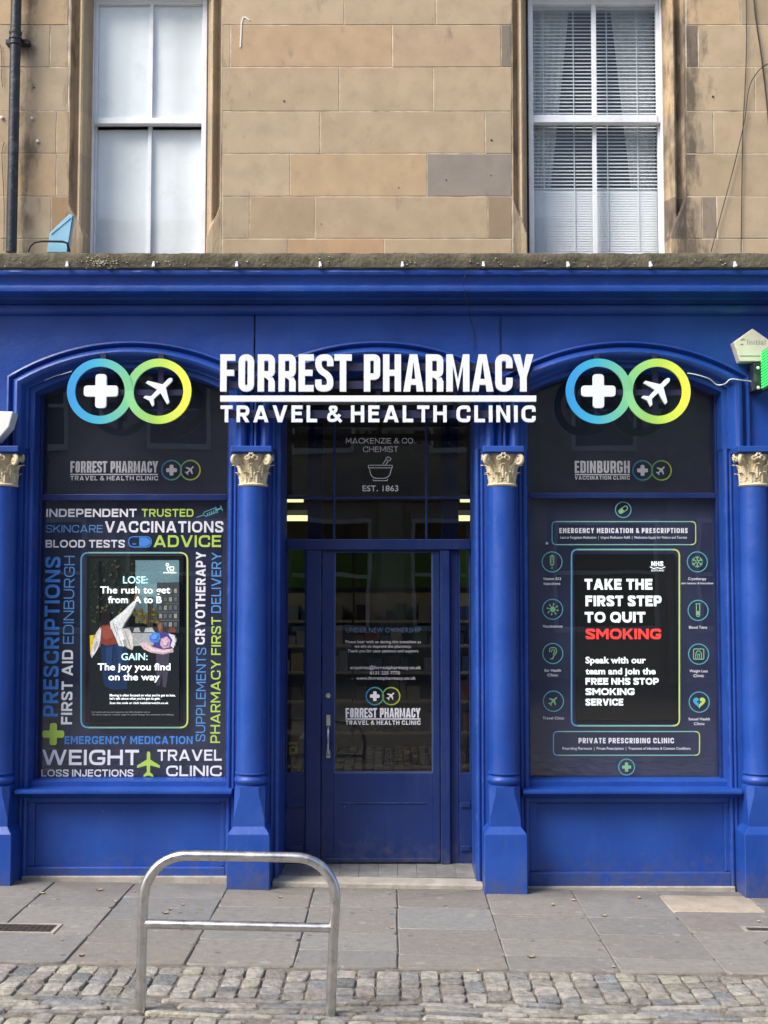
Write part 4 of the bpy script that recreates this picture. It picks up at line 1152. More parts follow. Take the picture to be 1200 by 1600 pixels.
for body, xl, xr, yt, yb, m, wt in (
    ('INDEPENDENT', 72.3, 213.5, 795, 807.8, W_, .030), ('TRUSTED', 221.5, 302.3, 795.2, 807.4, G_, .018),
    ('SKINCARE', 72, 160.3, 820.3, 832, B2, -.004), ('VACCINATIONS', 163.8, 349, 814.3, 832, W_, .022),
    ('BLOOD TESTS', 71.3, 195, 843.6, 855.6, W_, .022), ('ADVICE', 240, 345.4, 836.3, 854.8, G_, .018),
    ('EMERGENCY MEDICATION', 101, 301, 1150.2, 1162.6, B_, .020), ('WEIGHT', 66, 217, 1171.5, 1195.4, W_, .018),
    ('LOSS INJECTIONS', 64.5, 208.3, 1202.3, 1214 - .6, W_, .018), ('TRAVEL', 246, 346.5, 1171.3, 1188.6, W_, .016), ('CLINIC', 259.6, 346.4, 1196.3, 1212.8, W_, .018)):
    caps(WL, body, xl, xr, yt, yb, YV, m, .135 + wt * 2.6, .15)
for body, xl, xr, yt, yb, m, wt in (
    ('PRESCRIPTIONS', 69, 92.5, 870, 1119.5, B_, .022), ('FIRST AID', 96.2, 113.4, 1015.5, 1131.8, W_, .024), ('EDINBURGH', 99.5, 116, 868.5, 1006, B2, -.008),
    ('CRYOTHERAPY', 305.6, 320.8, 862, 1007, W_, .026), ('SUPPLEMENTS', 306.4, 321.4, 1012, 1158.3, B2, -.008),
    ('DELIVERY', 330.4, 345.4, 863, 957.5, M['vin_blue2'], .0), ('PHARMACY FIRST', 329.5, 344.6, 964, 1160.8, G_, .008)):
    caps(WL, body, xl, xr, yt, yb, YV, m, .135 + wt * 2.6, .15, True)
q = MB()                                              # syringe
line(q, [(306.5, 808.6), (318, 804.6)], 1.0, YV)
line(q, rr_px(318, 337, 795, 803, 2.0), 1.1, YV, True) if False else None
ax, ay = math.cos(-.36), math.sin(-.36); bx2, by2 = -ay, ax
def sy(u, v): return (318 + u * ax + v * bx2, 804.4 + u * ay + v * by2)
line(q, [sy(0, -1), sy(3, -3.6), sy(20, -3.6), sy(20, 3.6), sy(3, 3.6), sy(0, 1)], 1.1, YV, True)
for u in (6, 9.5, 13, 16.5): line(q, [sy(u, -.6), sy(u, 3.0)], 1.6, YV)
line(q, [sy(20.8, 0), sy(29, 0)], 2.4, YV); line(q, [sy(22, -5.4), sy(22, -1.3)], 1.3, YV); line(q, [sy(22, 1.3), sy(22, 5.4)], 1.3, YV); line(q, [sy(30, -4.6), sy(30, 4.6)], 1.5, YV)
q.build('syringe_icon', T_, WL)
q = MB(); cap_o = rr_px(201, 236.3, 838.6, 854.6, 8)
line(q, cap_o, 1.6, YV, True)
q.build('pill_outline', B_, WL)
q = MB(); poly(q, [(217.5, 840), (228, 840), (232, 841.6), (234.6, 844.5), (235, 846.6), (234.6, 848.8), (232, 851.6), (228, 853.2), (217.5, 853.2)], YV); line(q, [(207, 850), (213, 850)], 1.6, YV)
q.build('pill_fill', B_, WL)
q = MB(); x, z = P2(83.3, 1147, YV); s = pxs(YV); q.prism(plus_pts(x, z, 17 * s, 5.6 * s, 4 * s), YV - .0006, YV); q.build('cross_icon', M['vin_lime'], WL)
q = MB(); x, z = P2(232, 1194, YV); q.prism(plane_pts(x, z - .003, 20.5 * s, 0), YV - .0006, YV); q.build('plane_icon', M['vin_lime'], WL)
q = MB(); fx0, fx1 = Xp(126, 1000, YV), Xp(293, 1000, YV)
line(q, rr_px(126.8, 293, 863.6, 1136.8, 12), 2.4, YV, True, None, gradx(fx0, fx1, FRAME_STOPS)); q.build('outline', M['attr_paint'], WL)

# right window graphics
WD = M['vin_white']
caps(WR, 'EMERGENCY MEDICATION & PRESCRIPTIONS', 874, 1074.5, 825, 833, YV, WD, .22, .2)
def lower(parent, body, xl, xr, yt, yb, m, Y=YV, wt=.008): return letter(parent, body, xl, xr, yt, yb, Y, m, wt, 1.05)
lower(WR, 'Lost or Forgotten Medication  |  Urgent Medication Refill  |  Medication Supply for Visitors and Tourists', 876, 1073, 837.6, 841.6, WD)
caps(WR, 'PRIVATE PRESCRIBING CLINIC', 904, 1053, 1153, 1161.4, YV, WD, .21, .2)
lower(WR, 'Prescribing Pharmacist  |  Private Prescriptions  |  Treatment of Infections & Common Conditions', 879, 1079, 1167.2, 1171.4, WD)
for x0, x1, y0, y1, r, t in ((862.6, 1087, 815, 851, 7, 1.5), (864.8, 1093, 1143, 1180, 7, 1.5), (893, 1061.5, 858.6, 1134, 10, 2.3)):
    q = MB(); line(q, rr_px(x0, x1, y0, y1, r), t, YV, True, None, gradx(Xp(x0, 1000, YV), Xp(x1, 1000, YV), FRAME_STOPS)); q.build('outline', M['attr_paint'], WR)
ICN = [(862.6, 877.9, ['Vitamin B12', 'Injections'], 'syringe'), (863.5, 952, ['Vaccinations'], 'virus'), (863.8, 1021, ['Ear Health', 'Clinic'], 'ear'), (864.7, 1095.6, ['Travel Clinic'], 'plane'),
       (1089.5, 877.9, ['Cryotherapy', 'skin lesions & blemishes'], 'flake'), (1090.7, 953.7, ['Blood Tests'], 'tube'), (1091.6, 1022, ['Weight Loss', 'Clinic'], 'scale'), (1092.5, 1097, ['Sexual Health', 'Clinic'], 'heart')]
for cx, cy, cap_, kind in ICN:
    q = MB(); circ(q, cx, cy, 15.6, 1.5, YV); q.build('icon_ring', M['vin_teal'], WR)
    q = MB(); Lc = lambda pts, t=1.3, cl=False: line(q, [(cx + a, cy + b) for a, b in pts], t, YV, cl)
    m = M['vin_green']
    if kind == 'syringe':
        Lc([(-2.6, -6), (2.6, -6), (2.6, 4), (-2.6, 4)], 1.2, True); Lc([(0, 4.8), (0, 11)], 1); Lc([(-4, -8.5), (4, -8.5)], 1.3); Lc([(0, -11.5), (0, -9.2)], 2.0)
        for b in (-3, 0): Lc([(-1.8, b), (1, b)], 1)
    elif kind == 'virus':
        disc(q, cx, cy, 4.2, YV)
        for k in range(8):
            a = k * math.pi / 4 + .2; Lc([(4.4 * math.cos(a), 4.4 * math.sin(a)), (7.0 * math.cos(a), 7.0 * math.sin(a))], 1.1)
            disc(q, cx + 8.2 * math.cos(a), cy + 8.2 * math.sin(a), 1.35, YV, n=8)
    elif kind == 'ear':
        Lc(rpath([(-5, -2), (-5, -9), (5.5, -9), (5.5, 0), (1, 4), (0, 9), (-4, 8)], 4), 1.3); Lc(rpath([(-2, -2), (-2, -5.6), (2.6, -5.6), (2.6, -1), (0, 2)], 2), 1.2)
    elif kind == 'plane':
        x, z = P2(cx - .6, cy, YV); q.prism(plane_pts(x, z, 8.4 * pxs(YV), -math.pi / 4), YV - .0006, YV)
    elif kind == 'flake':
        for k in range(6):
            a = k * math.pi / 3 + .52; ca, sa = math.cos(a), math.sin(a); Lc([(1.4 * ca, 1.4 * sa), (9 * ca, 9 * sa)], 1.4)
            for sg in (-1, 1): Lc([(6 * ca + sg * .9 * -sa, 6 * sa + sg * .9 * ca), (8 * ca - sa * sg * 3.2, 8 * sa + ca * sg * 3.2)], 1.1)
    elif kind == 'tube':
        Lc(rpath([(-2.6, -9), (-2.6, 9.6), (2.6, 9.6), (2.6, -9)], 2.6), 1.2); Lc([(-4, -10.2), (4, -10.2)], 1.3); poly(q, [(cx - 1.6, cy + 1), (cx + 1.6, cy + 1), (cx + 1.6, cy + 7.4), (cx - 1.6, cy + 7.4)], YV)
    elif kind == 'scale':
        Lc(rpath([(-8, -8), (8, -8), (8, 8), (-8, 8)], 2, 4, True), 1.3, True); Lc(rpath([(-4.5, 7.2), (-4.5, -1), (-2, -5), (2, -5), (4.5, -1), (4.5, 7.2)], 2), 1.2); Lc([(-1.4, 7), (-1.4, 0), (1.4, 0), (1.4, 7)], 1.0)
    elif kind == 'heart':
        m = M['attr_paint']
        hp = []
        for k in range(28):
            a = 2 * math.pi * k / 28; hp.append((cx + 9.6 / 16 * 16 * math.sin(a) ** 3, cy - 9.6 / 16 * (13 * math.cos(a) - 5 * math.cos(2 * a) - 2 * math.cos(3 * a) - math.cos(4 * a))))
        for sg, c_ in ((-1, (.06, .36, .58)), (1, (.45, .66, .14))):
            half = [(px_ if sg * (px_ - cx) > 0 else cx, py_) for px_, py_ in hp if sg * (px_ - cx) >= -.01]
            poly(q, half, YV, c_)
        x, z = P2(cx, cy - .5, YV); q.prism(plus_pts(x, z, 3.6 * pxs(YV), 1.1 * pxs(YV), .3 * pxs(YV)), YV - .0012, YV - .0006, (.03, .05, .06))
    q.build('icon', m, WR)
    for k, body in enumerate(cap_):
        wd = len(body) * 2.05 * (1.35 if len(body) < 9 else 1.25) if len(body) < 20 else 50
        y0 = cy + 24.3 + k * 7.4
        lower(WR, body, cx - wd / 2, cx + wd / 2, y0, y0 + (4.2 if len(body) < 20 else 3.2), WD, wt=.012)
q = MB(); circ(q, 973.7, 796.5, 12.2, 1.5, YV); circ(q, 979, 1198.5, 12.2, 1.5, YV); q.build('icon_ring', M['vin_teal'], WR)
q = MB(); a = -.62
def pill(u, v): return (973.7 + u * math.cos(a) - v * math.sin(a), 796.5 + u * math.sin(a) + v * math.cos(a))
line(q, [pill(p.x, p.y) for p in rpath([(-7.6, -3.2), (7.6, -3.2), (7.6, 3.2), (-7.6, 3.2)], 3.2, 4, True)], 1.2, YV, True); poly(q, [pill(*p) for p in ((-6.5, -2), (0, -2.4), (0, 2.4), (-6.5, 2))], YV)
x, z = P2(979, 1198.5, YV); q.prism(plus_pts(x, z, 7 * pxs(YV), 2.4 * pxs(YV), 1 * pxs(YV)), YV - .0006, YV); q.build('icon', M['vin_green'], WR)

# displays standing inside the windows
YS = YG + .020
def frame_screen(name, label, x0, x1, y0, y1, b):
    X0, X1, Z0, Z1 = Xp(x0, 1000, YS), Xp(x1, 1000, YS), Zp(y1, YS), Zp(y0, YS)
    t = thing(name, label, 'display', ((X0 + X1) / 2, YS, Z0))
    m = MB(); m.box(X0, X1, YS, YS + .018, Z0, Z1); m.build('bezel', M['bezel'], t, bevel=.004)
    return t
dl = frame_screen('display_screen', 'lit upright display in the left window with a street picture under LOSE and GAIN captions', 134.5, 286, 867, 1129, 5)
ds = frame_screen('display_screen', 'black display in the right window telling people to take the first step to quit smoking', 899, 1056, 865.5, 1126.5, 5)
q = MB(); K = .1876
def zz(pts): return [(120 + a * K, 850 + b * K) for a, b in pts]
lay = [0]
def pic(pts, col):
    lay[0] += 1; Y = YS - .0006 - lay[0] * .00016
    q.prism([P2(a, b, Y) for a, b in zz(pts)], Y, YS - .0002, tuple(v * .9 for v in col))
pic([(108, 122), (852, 122), (852, 1482), (108, 1482)], (.012, .017, .022))
pic([(488, 135), (852, 135), (852, 660), (488, 660)], (.17, .29, .33))
pic([(488, 330), (680, 330), (680, 640), (488, 640)], (.22, .36, .40))
rp = random.Random(3)
tr = [(108, 122), (488, 122), (486, 350), (478, 560), (420, 640), (300, 700), (200, 720), (108, 740)]
pic(tr, (.013, .02, .017))
for _ in range(150):
    a, b = rp.uniform(112, 476), rp.uniform(130, 660); s_ = rp.uniform(5, 15)
    c_ = rp.choice([(.03, .05, .025), (.05, .06, .035), (.09, .09, .06), (.02, .035, .03), (.10, .07, .03)])
    if b > 480: c_ = tuple(v * 1.7 for v in c_)
    pic([(a + s_ * math.cos(k * 1.257 + rp.random()) * rp.uniform(.5, 1.2), b + s_ * math.sin(k * 1.257) * rp.uniform(.5, 1.2)) for k in range(5)], c_)
pic([(180, 140), (190, 140), (194, 640), (182, 640)], (.006, .007, .007))
pic([(668, 322), (852, 318), (852, 700), (668, 690)], (.045, .055, .06))
for r_ in range(5):
    for k in range(4):
        pic([(684 + k * 42, 372 + r_ * 70), (708 + k * 42, 372 + r_ * 70), (708 + k * 42, 408 + r_ * 70), (684 + k * 42, 408 + r_ * 70)], (.28, .27, .22) if (r_ + k) % 3 == 0 else (.10, .12, .13))
    pic([(668, 424 + r_ * 70), (852, 424 + r_ * 70), (852, 432 + r_ * 70), (668, 432 + r_ * 70)], (.09, .10, .10))
for _ in range(60):
    a, b = rp.uniform(478, 672), rp.gauss(610, 32); s_ = rp.uniform(8, 20)
    pic([(a + s_ * math.cos(k * 1.047), b + s_ * .8 * math.sin(k * 1.047) * rp.uniform(.6, 1.2)) for k in range(6)], rp.choice([(.09, .075, .018), (.13, .10, .02), (.05, .055, .02), (.16, .11, .03)]))
for a in (590, 604, 622): pic([(a, 440), (a + 3, 440), (a + 8, 700), (a - 2, 700)], (.05, .045, .035))
pic([(380, 690), (852, 690), (852, 742), (380, 742)], (.03, .035, .04))
for a, w_, c_ in ((392, 60, (.20, .22, .23)), (470, 62, (.32, .34, .35)), (560, 90, (.38, .42, .44)), (760, 70, (.16, .05, .03))):
    pic([(a, 735), (a + w_ * .15, 700), (a + w_ * .75, 695), (a + w_, 735)], c_)
pic([(440, 742), (660, 742), (700, 840), (455, 850)], (.33, .36, .36))
pic([(108, 860), (852, 850), (852, 1482), (108, 1482)], (.010, .014, .018))
pic([(108, 762), (140, 758), (146, 840), (112, 905)], (.62, .50, .03))
# far figure holding a pink and blue bundle
pic([(660, 900), (770, 900), (760, 1080), (742, 1196), (716, 1190), (708, 1060), (690, 1180), (664, 1176)], (.05, .05, .08))
pic([(672, 690), (676, 662), (700, 652), (718, 664), (720, 700), (712, 738), (684, 740)], (.16, .085, .055))
pic([(640, 760), (700, 735), (770, 740), (818, 770), (820, 830), (780, 870), (700, 880), (640, 860)], (.055, .055, .22))
pic([(600, 770), (640, 735), (690, 742), (696, 790), (668, 820), (612, 815)], (.07, .20, .62))
pic([(700, 790), (748, 770), (778, 800), (770, 860), (720, 872), (694, 840)], (.52, .33, .42))
pic([(760, 745), (812, 760), (826, 800), (806, 870), (780, 850), (796, 800)], (.60, .58, .62))
pic([(520, 830), (560, 812), (640, 860), (720, 880), (800, 870), (806, 900), (720, 920), (620, 905), (556, 876)], (.58, .42, .44))
# near figure in a white jacket, arm thrown up
pic([(200, 840), (400, 830), (430, 960), (420, 1210), (300, 1215), (226, 1180), (206, 1000)], (.012, .03, .085))
pic([(190, 690), (270, 650), (330, 700), (340, 830), (250, 846), (186, 820)], (.20, .045, .035))
pic([(196, 690), (186, 790), (170, 880), (124, 950), (112, 912), (134, 830), (160, 740)], (.56, .56, .54))
pic([(276, 648), (310, 620), (390, 555), (478, 470), (494, 490), (450, 580), (392, 665), (372, 720), (400, 780), (412, 838), (386, 858), (350, 850), (318, 770), (282, 700)], (.60, .63, .62))
pic([(372, 700), (440, 712), (470, 770), (474, 850), (462, 884), (420, 866), (390, 800)], (.50, .48, .45))
for p in ([(330, 690), (336, 690), (378, 840), (370, 842)], [(300, 660), (305, 656), (340, 760), (334, 764)], [(400, 730), (406, 728), (450, 860), (442, 862)]): pic(p, (.26, .27, .28))
for p_, c_ in (([(300, 640), (390, 566), (470, 486), (480, 500), (400, 590), (320, 668)], (.70, .72, .71)), ([(340, 720), (372, 724), (400, 800), (408, 836), (388, 850), (362, 800)], (.74, .76, .76)),
    ([(190, 720), (204, 700), (196, 800), (176, 870), (140, 930), (128, 910), (160, 830)], (.66, .67, .66)), ([(140, 860), (170, 800), (176, 830), (150, 900)], (.38, .38, .38)), ([(430, 720), (462, 770), (466, 850), (450, 860), (440, 790)], (.64, .62, .58)),
    ([(380, 800), (404, 790), (420, 866), (396, 846)], (.30, .29, .29)), ([(210, 700), (260, 676), (296, 720), (300, 780), (240, 800), (214, 770)], (.27, .07, .05)), ([(240, 860), (300, 850), (290, 1000), (250, 1060)], (.02, .05, .13)), ([(330, 850), (380, 850), (390, 960), (350, 1040)], (.018, .042, .115)),
    ([(560, 842), (640, 872), (720, 892), (790, 884), (780, 896), (720, 908), (620, 896)], (.68, .52, .56)), ([(618, 770), (648, 752), (676, 760), (660, 790), (630, 796)], (.12, .30, .78)), ([(716, 800), (744, 786), (760, 806), (750, 840), (724, 848)], (.62, .44, .54)), ([(684, 672), (700, 664), (708, 690), (700, 720), (688, 716)], (.24, .13, .085))): pic(p_, c_)
pic([(474, 472), (484, 430), (496, 412), (504, 428), (500, 478), (490, 492)], (.22, .12, .08))
pic([(200, 640), (196, 600), (216, 568), (250, 560), (276, 580), (272, 630), (262, 668), (226, 672)], (.012, .010, .010))
q.build('picture', M['screen'], dl)
Y = YS - .048 + .012
YT = YS - .0006 - (lay[0] + 4) * .00016
for body, xl, xr, yt, yb, m, wt in (('LOSE:', 192.2, 230.8, 900.4, 911.6, M['screen_cyan'], .012), ('The rush to get', 156.4, 265.8, 916.3, 927.2, M['screen_text'], .015), ('from  A to B', 169, 252.6, 931.6, 942.4, M['screen_text'], .022),
    ('GAIN:', 189.6, 230.6, 1020.6, 1031.4, M['screen_cyan'], .016), ('The joy you find', 152.6, 266.3, 1036.4, 1047.4, M['screen_text'], .022), ('on the way', 169.4, 249.4, 1052.4, 1063, M['screen_text'], .022),
    ("Moving is often focused on what you've got to lose,", 171.5, 274, 1084.4, 1088.2, M['screen_text'], .02), ("let's talk about what you've got to gain.", 171.5, 250.5, 1089.6, 1093.2, M['screen_text'], .02),
    ('Scan the code or click healthierweight.co.uk', 171.5, 263, 1096.6, 1100, M['screen_text'], .014),
    ('For healthy solutions and support to live well in Scotland, visit us', 143.5, 234, 1111.4, 1113.6, M['vin_grey'], 0), ('The service supports a healthy weight for people through diet, movement and wellbeing', 143.5, 271, 1115.4, 1117.6, M['vin_grey'], 0)):
    letter(dl, body, xl, xr, yt, yb, YT, m, wt, 1.02)
q = MB()                                              # small white emblem, a figure pushing a trolley
circ(q, 261.4, 882, 2.0, 1.2, YT, n=14); line(q, [(261.4, 884.2), (261, 889.5), (264, 893.6)], 1.3, YT); line(q, [(262.4, 886.5), (266, 886)], 1.2, YT)
line(q, rpath([(265.6, 885.6), (271.4, 885.6), (271.4, 890.6), (265.6, 890.6)], 1.2, 3, True), 1.3, YT, True); line(q, [(255, 894.8), (275.5, 894.8)], 1.6, YT); disc(q, 267, 892.2, .9, YT, n=8); disc(q, 270.4, 892.2, .9, YT, n=8)
q.build('emblem', M['screen_text'], dl)
for body, xl, xr, yt, yb, m, wt in (('TAKE THE', 913.4, 1019.4, 904.4, 921.4, M['screen_text'], .05), ('FIRST STEP', 914.8, 1033.6, 930.6, 947.2, M['screen_text'], .05), ('TO QUIT', 913.6, 1008.4, 956, 972.8, M['screen_text'], .05),
    ('SMOKING', 915, 1033, 982.2, 998.8, M['screen_red'], .04), ('Speak with our', 914.8, 1009.2, 1026.2, 1036.6, M['screen_text'], .034), ('team and join the', 914.8, 1024.4, 1043.6, 1053.8, M['screen_text'], .034),
    ('FREE NHS STOP', 914.8, 1029.2, 1059.2, 1069.8, M['screen_text'], .046), ('SMOKING', 914.8, 991.4, 1075.4, 1086, M['screen_text'], .046), ('SERVICE', 914.8, 973.8, 1091.6, 1102.4, M['screen_text'], .046),
    ('NHS', 1017.6, 1036.4, 877, 884.6, M['screen_text'], .05), ('SCOTLAND', 1017.4, 1037.6, 890, 892.6, M['screen_text'], .02)):
    if body.isupper() and yb - yt > 5: caps(ds, body, xl, xr, yt, yb, YS - .0012, m, .25, .10)
    else: letter(ds, body, xl, xr, yt, yb, YS - .0012, m, wt, 1.02)
q = MB(); line(q, rpath([(1015.6, 885.6), (1021, 888.6), (1027, 886.8), (1033, 888.6), (1039.4, 885.6)], 2.5), 1.3, YS - .0012); q.build('swoosh', M['screen_text'], ds)
q = MB()                                              # little round white sensor behind the right window
x, z = P2(854.7, 848.8, YG + .02); q.lathe(0, 0, [(.002, 0), (.0075, .001), (.0085, .004), (.0085, .012)], 16); q.v = [(x + a, YG + .02 + c, z + b) for a, b, c in q.v]
tag(q.build('door_sensor', M['clip'], None, smooth=50, origin=(x, YG + .02, z)), 'tiny round white sensor behind the glass above the vitamin injection icon', 'sensor')

# ---------------------------------------------------------------- entrance
XO0, XO1 = BAYS[1][1], BAYS[1][2]
ZF = .03
bd = M['blue_shaded']
Xd = lambda p: Xp(p, 1000, YD)
Zd = lambda p: Zp(p, YD)
mb = MB()
mb.box(XO0, XO1, YD - .03, YD + .06, Zd(859), Zd(842.5))
mb.box(Xd(478), Xd(502), YD - .02, YD + .05, ZF, Zd(859) - .001); mb.box(Xd(688), Xd(703), YD - .02, YD + .05, ZF, Zd(859) - .001)
mb.box(Xd(703) + .001, Xd(717), YD + .015, YD + .05, ZF, Zd(859) - .001)
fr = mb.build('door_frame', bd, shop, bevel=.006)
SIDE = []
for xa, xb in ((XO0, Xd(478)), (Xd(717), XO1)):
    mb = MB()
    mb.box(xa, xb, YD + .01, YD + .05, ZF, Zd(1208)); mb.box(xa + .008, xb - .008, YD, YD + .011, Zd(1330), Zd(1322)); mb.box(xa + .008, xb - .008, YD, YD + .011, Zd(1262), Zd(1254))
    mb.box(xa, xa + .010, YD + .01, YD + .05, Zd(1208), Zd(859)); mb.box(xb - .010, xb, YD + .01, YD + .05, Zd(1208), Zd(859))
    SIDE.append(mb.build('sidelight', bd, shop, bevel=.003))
M['glass_l'] = glass_mat('sidelight glass left', (.45, .48, .45), 1.2)
M['glass_r'] = glass_mat('sidelight glass right', (.8, .84, .8), 1.2)
M['glass_d'] = glass_mat('door glass', (.42, .42, .42), 1.8)
M['glass_f'] = glass_mat('fanlight glass', (.5, .5, .52), 1.6)
for side, xa, xb, m in ((SIDE[0], XO0 + .01, Xd(478) - .01, 'glass_l'), (SIDE[1], Xd(717) + .01, XO1 - .01, 'glass_r')):
    g = MB(); g.face([(xa, YD + .03, Zd(1208)), (xb, YD + .03, Zd(1208)), (xb, YD + .03, Zd(859)), (xa, YD + .03, Zd(859))]); g.build('pane', M[m], side)
mb = MB()                                             # door leaf with its glazed opening
zt3 = Zd(859) - .004; zk = ZF + .012
mb.box(Xd(503), Xd(522), YD, YD + .045, zk, zt3); mb.box(Xd(676.5), Xd(687), YD, YD + .045, zk, zt3)
mb.box(Xd(522), Xd(676.5), YD, YD + .045, zk, Zd(1208)); mb.box(Xd(522), Xd(676.5), YD, YD + .045, zt3 - .014, zt3)
mb.box(Xd(532), Xd(666), YD - .006, YD + .001, Zd(1256), Zd(1253.6))
mb.box(Xd(506), Xd(685), YD - .008, YD + .001, zk, Zd(1341))
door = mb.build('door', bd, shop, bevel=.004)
mb = MB()
for a, b, c_, d_ in ((522, 524.2, 861, 1208), (674.3, 676.5, 861, 1208)): mb.box(Xd(a), Xd(b), YD + .006, YD + .02, Zd(d_), zt3 - .014)
mb.box(Xd(524.2), Xd(674.3), YD + .006, YD + .02, Zd(1208), Zd(1205.6))
mb.build('glazing_bead', mat('dull blue bead', (.05, .075, .17), .5), door)
g = MB(); g.face([(Xd(522), YD + .016, Zd(1208)), (Xd(676.5), YD + .016, Zd(1208)), (Xd(676.5), YD + .016, zt3 - .014), (Xd(522), YD + .016, zt3 - .014)]); g.build('pane', M['glass_d'], door)
YL = YD + .013
for body, xl, xr, yt, yb, m, wt in (('UNDER NEW OWNERSHIP', 540.5, 658, 980.6, 988.2, M['vin_dim'], .01), ('Please bear with us during this transition as', 540, 657.6, 1000.4, 1005, M['vin_grey'], .012),
    ('we aim to improve the pharmacy.', 554, 643, 1007.6, 1012.2, M['vin_grey'], .012), ('Thank you for your patience and support.', 543, 654.6, 1014.6, 1019.2, M['vin_grey'], .012),
    ('enquiries@forrestpharmacy.co.uk', 547, 658, 1040.2, 1045.6, M['vin_grey'], .016), ('0131 225 7770', 578, 625, 1048.6, 1054, M['vin_grey'], .016), ('www.forrestpharmacy.co.uk', 556.6, 649.6, 1057, 1062, M['vin_grey'], .016),
    ('e:', 539, 543, 1041.6, 1045.6, M['vin_dim'], 0), ('t:', 572, 575, 1049.6, 1054, M['vin_dim'], 0), ('w:', 548, 553, 1058, 1062, M['vin_dim'], 0)):
    letter(door, body, xl, xr, yt, yb, YL, m, wt, 1.04)
small_brand(door, YL, FP_SPANS, 540, 657, 1106.3, 1121.3, 1123.3, 'TRAVEL & HEALTH CLINIC', 1125.8, 1132.4, (585.7, 611.2, 1087.7, 14.3, 2.0), M['vin_white'], .55)
h = MB()
h.lathe(0, 0, [(.004, -.012), (.014, -.010), (.017, -.003), (.017, .002)], 18); h.v = [(Xd(513.2) + a, YD + c, Zd(1086.6) + b) for a, b, c in h.v]
h.build('lock', M['steel'], door, smooth=40)
h = MB(); h.box(Xd(510.6), Xd(516.6), YD - .006, YD + .001, Zd(1134), Zd(1117)); h.box(Xd(510.6), Xd(516.6), YD - .006, YD + .001, Zd(1184), Zd(1172))
h.tube([(Xd(513.6), YD - .004, Zd(1137)), (Xd(513.6), YD - .035, Zd(1140)), (Xd(513.6), YD - .045, Zd(1147)), (Xd(513.6), YD - .045, Zd(1170)), (Xd(513.6), YD - .035, Zd(1177)), (Xd(513.6), YD - .004, Zd(1180))], .008, 10)
h.build('handle', M['steel'], door, smooth=40)
# fanlight
mb = MB(); zt4 = 3.05
for p in (521.5, 666.6): mb.box(Xd(p) - .007, Xd(p) + .007, YD - .01, YD + .035, Zd(842.5), zt4)
for a, b in ((XO0, Xd(521.5) - .007), (Xd(521.5) + .007, Xd(666.6) - .007), (Xd(666.6) + .007, XO1)):
    mb.box(a, b, YD - .008, YD + .033, Zd(779.5), Zd(776))
mb.box(XO0, XO1, YD - .02, YD + .04, Zd(655), Zd(640))
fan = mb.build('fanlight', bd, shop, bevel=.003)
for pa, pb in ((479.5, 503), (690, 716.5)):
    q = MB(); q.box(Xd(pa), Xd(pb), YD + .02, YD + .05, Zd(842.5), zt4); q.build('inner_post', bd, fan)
for xa, xb, za, zb, m in ((XO0, Xd(480), 842, 778, 'glass_r'), (Xd(480), Xd(717), 842, 778, 'glass_d'), (Xd(717), XO1, 842, 778, 'glass_r'), (XO0, XO1, 778, 560, 'glass_d')):
    g = MB(); g.face([(xa, YD + .012, Zd(za)), (xb, YD + .012, Zd(za)), (xb, YD + .012, Zd(zb)), (xa, YD + .012, Zd(zb))]); g.build('pane', M[m], fan)
for body, xl, xr, yt, yb in (('MACKENZIE & CO.', 540.4, 648, 684.4, 693), ('CHEMIST', 567.4, 622, 697.6, 706.4), ('EST. 1863', 566.6, 622.4, 758.6, 767.6)):
    if body[0] == 'E': letter(fan, body, xl, xr, yt, yb, YD + .009, W_, .012, 1.03)
    else: caps(fan, body, xl, xr, yt, yb, YD + .009, W_, .125, .17)
q = MB(); YF_ = YD + .009
line(q, rpath([(575.6, 727), (613, 727), (613, 731), (575.6, 731)], 1.5, 3, True), 1.4, YF_, True)
line(q, rpath([(577, 731.8), (579.5, 743), (586, 747.4), (602.6, 747.4), (609, 743), (611.6, 731.8)], 5), 1.4, YF_); line(q, rpath([(583, 748.2), (583, 751), (605.6, 751), (605.6, 748.2)], 1.2), 1.3, YF_)
line(q, [(597.6, 726), (604, 716.4)], 1.3, YF_); line(q, [(602.6, 726), (608, 718.6)], 1.3, YF_); line(q, rpath([(602.4, 716), (606.6, 713.6), (611, 716.6), (609.4, 720.4), (605, 719)], 1.5, 3, True), 1.3, YF_, True)
q.build('mortar_icon', W_, fan)
# recess: soffit, threshold tiles, step
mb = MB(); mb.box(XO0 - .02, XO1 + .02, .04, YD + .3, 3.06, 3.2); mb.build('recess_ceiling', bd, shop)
mb = MB(); xx = XO0
while xx < XO1 - .01:
    for y0, y1 in ((.10, .215), (.217, .332), (.334, .449), (.451, .56)):
        g_ = random.uniform(.19, .225); mb.box(xx + .0006, min(xx + .1144, XO1), y0, y1, 0, ZF, (g_, g_ * .98, g_ * .92))
    xx += .115
mb.build('threshold_tiles', M['tile'], shop, bevel=.002)
mb = MB(); mb.box(XO0 - .03, XO1 + .035, -.07, .098, -.05, ZF - .003); mb.v = [(a, b, c + (gz(a) if c > 0 else 0)) for a, b, c in mb.v]; mb.build('door_step', M['slabstone'], shop, bevel=.008)

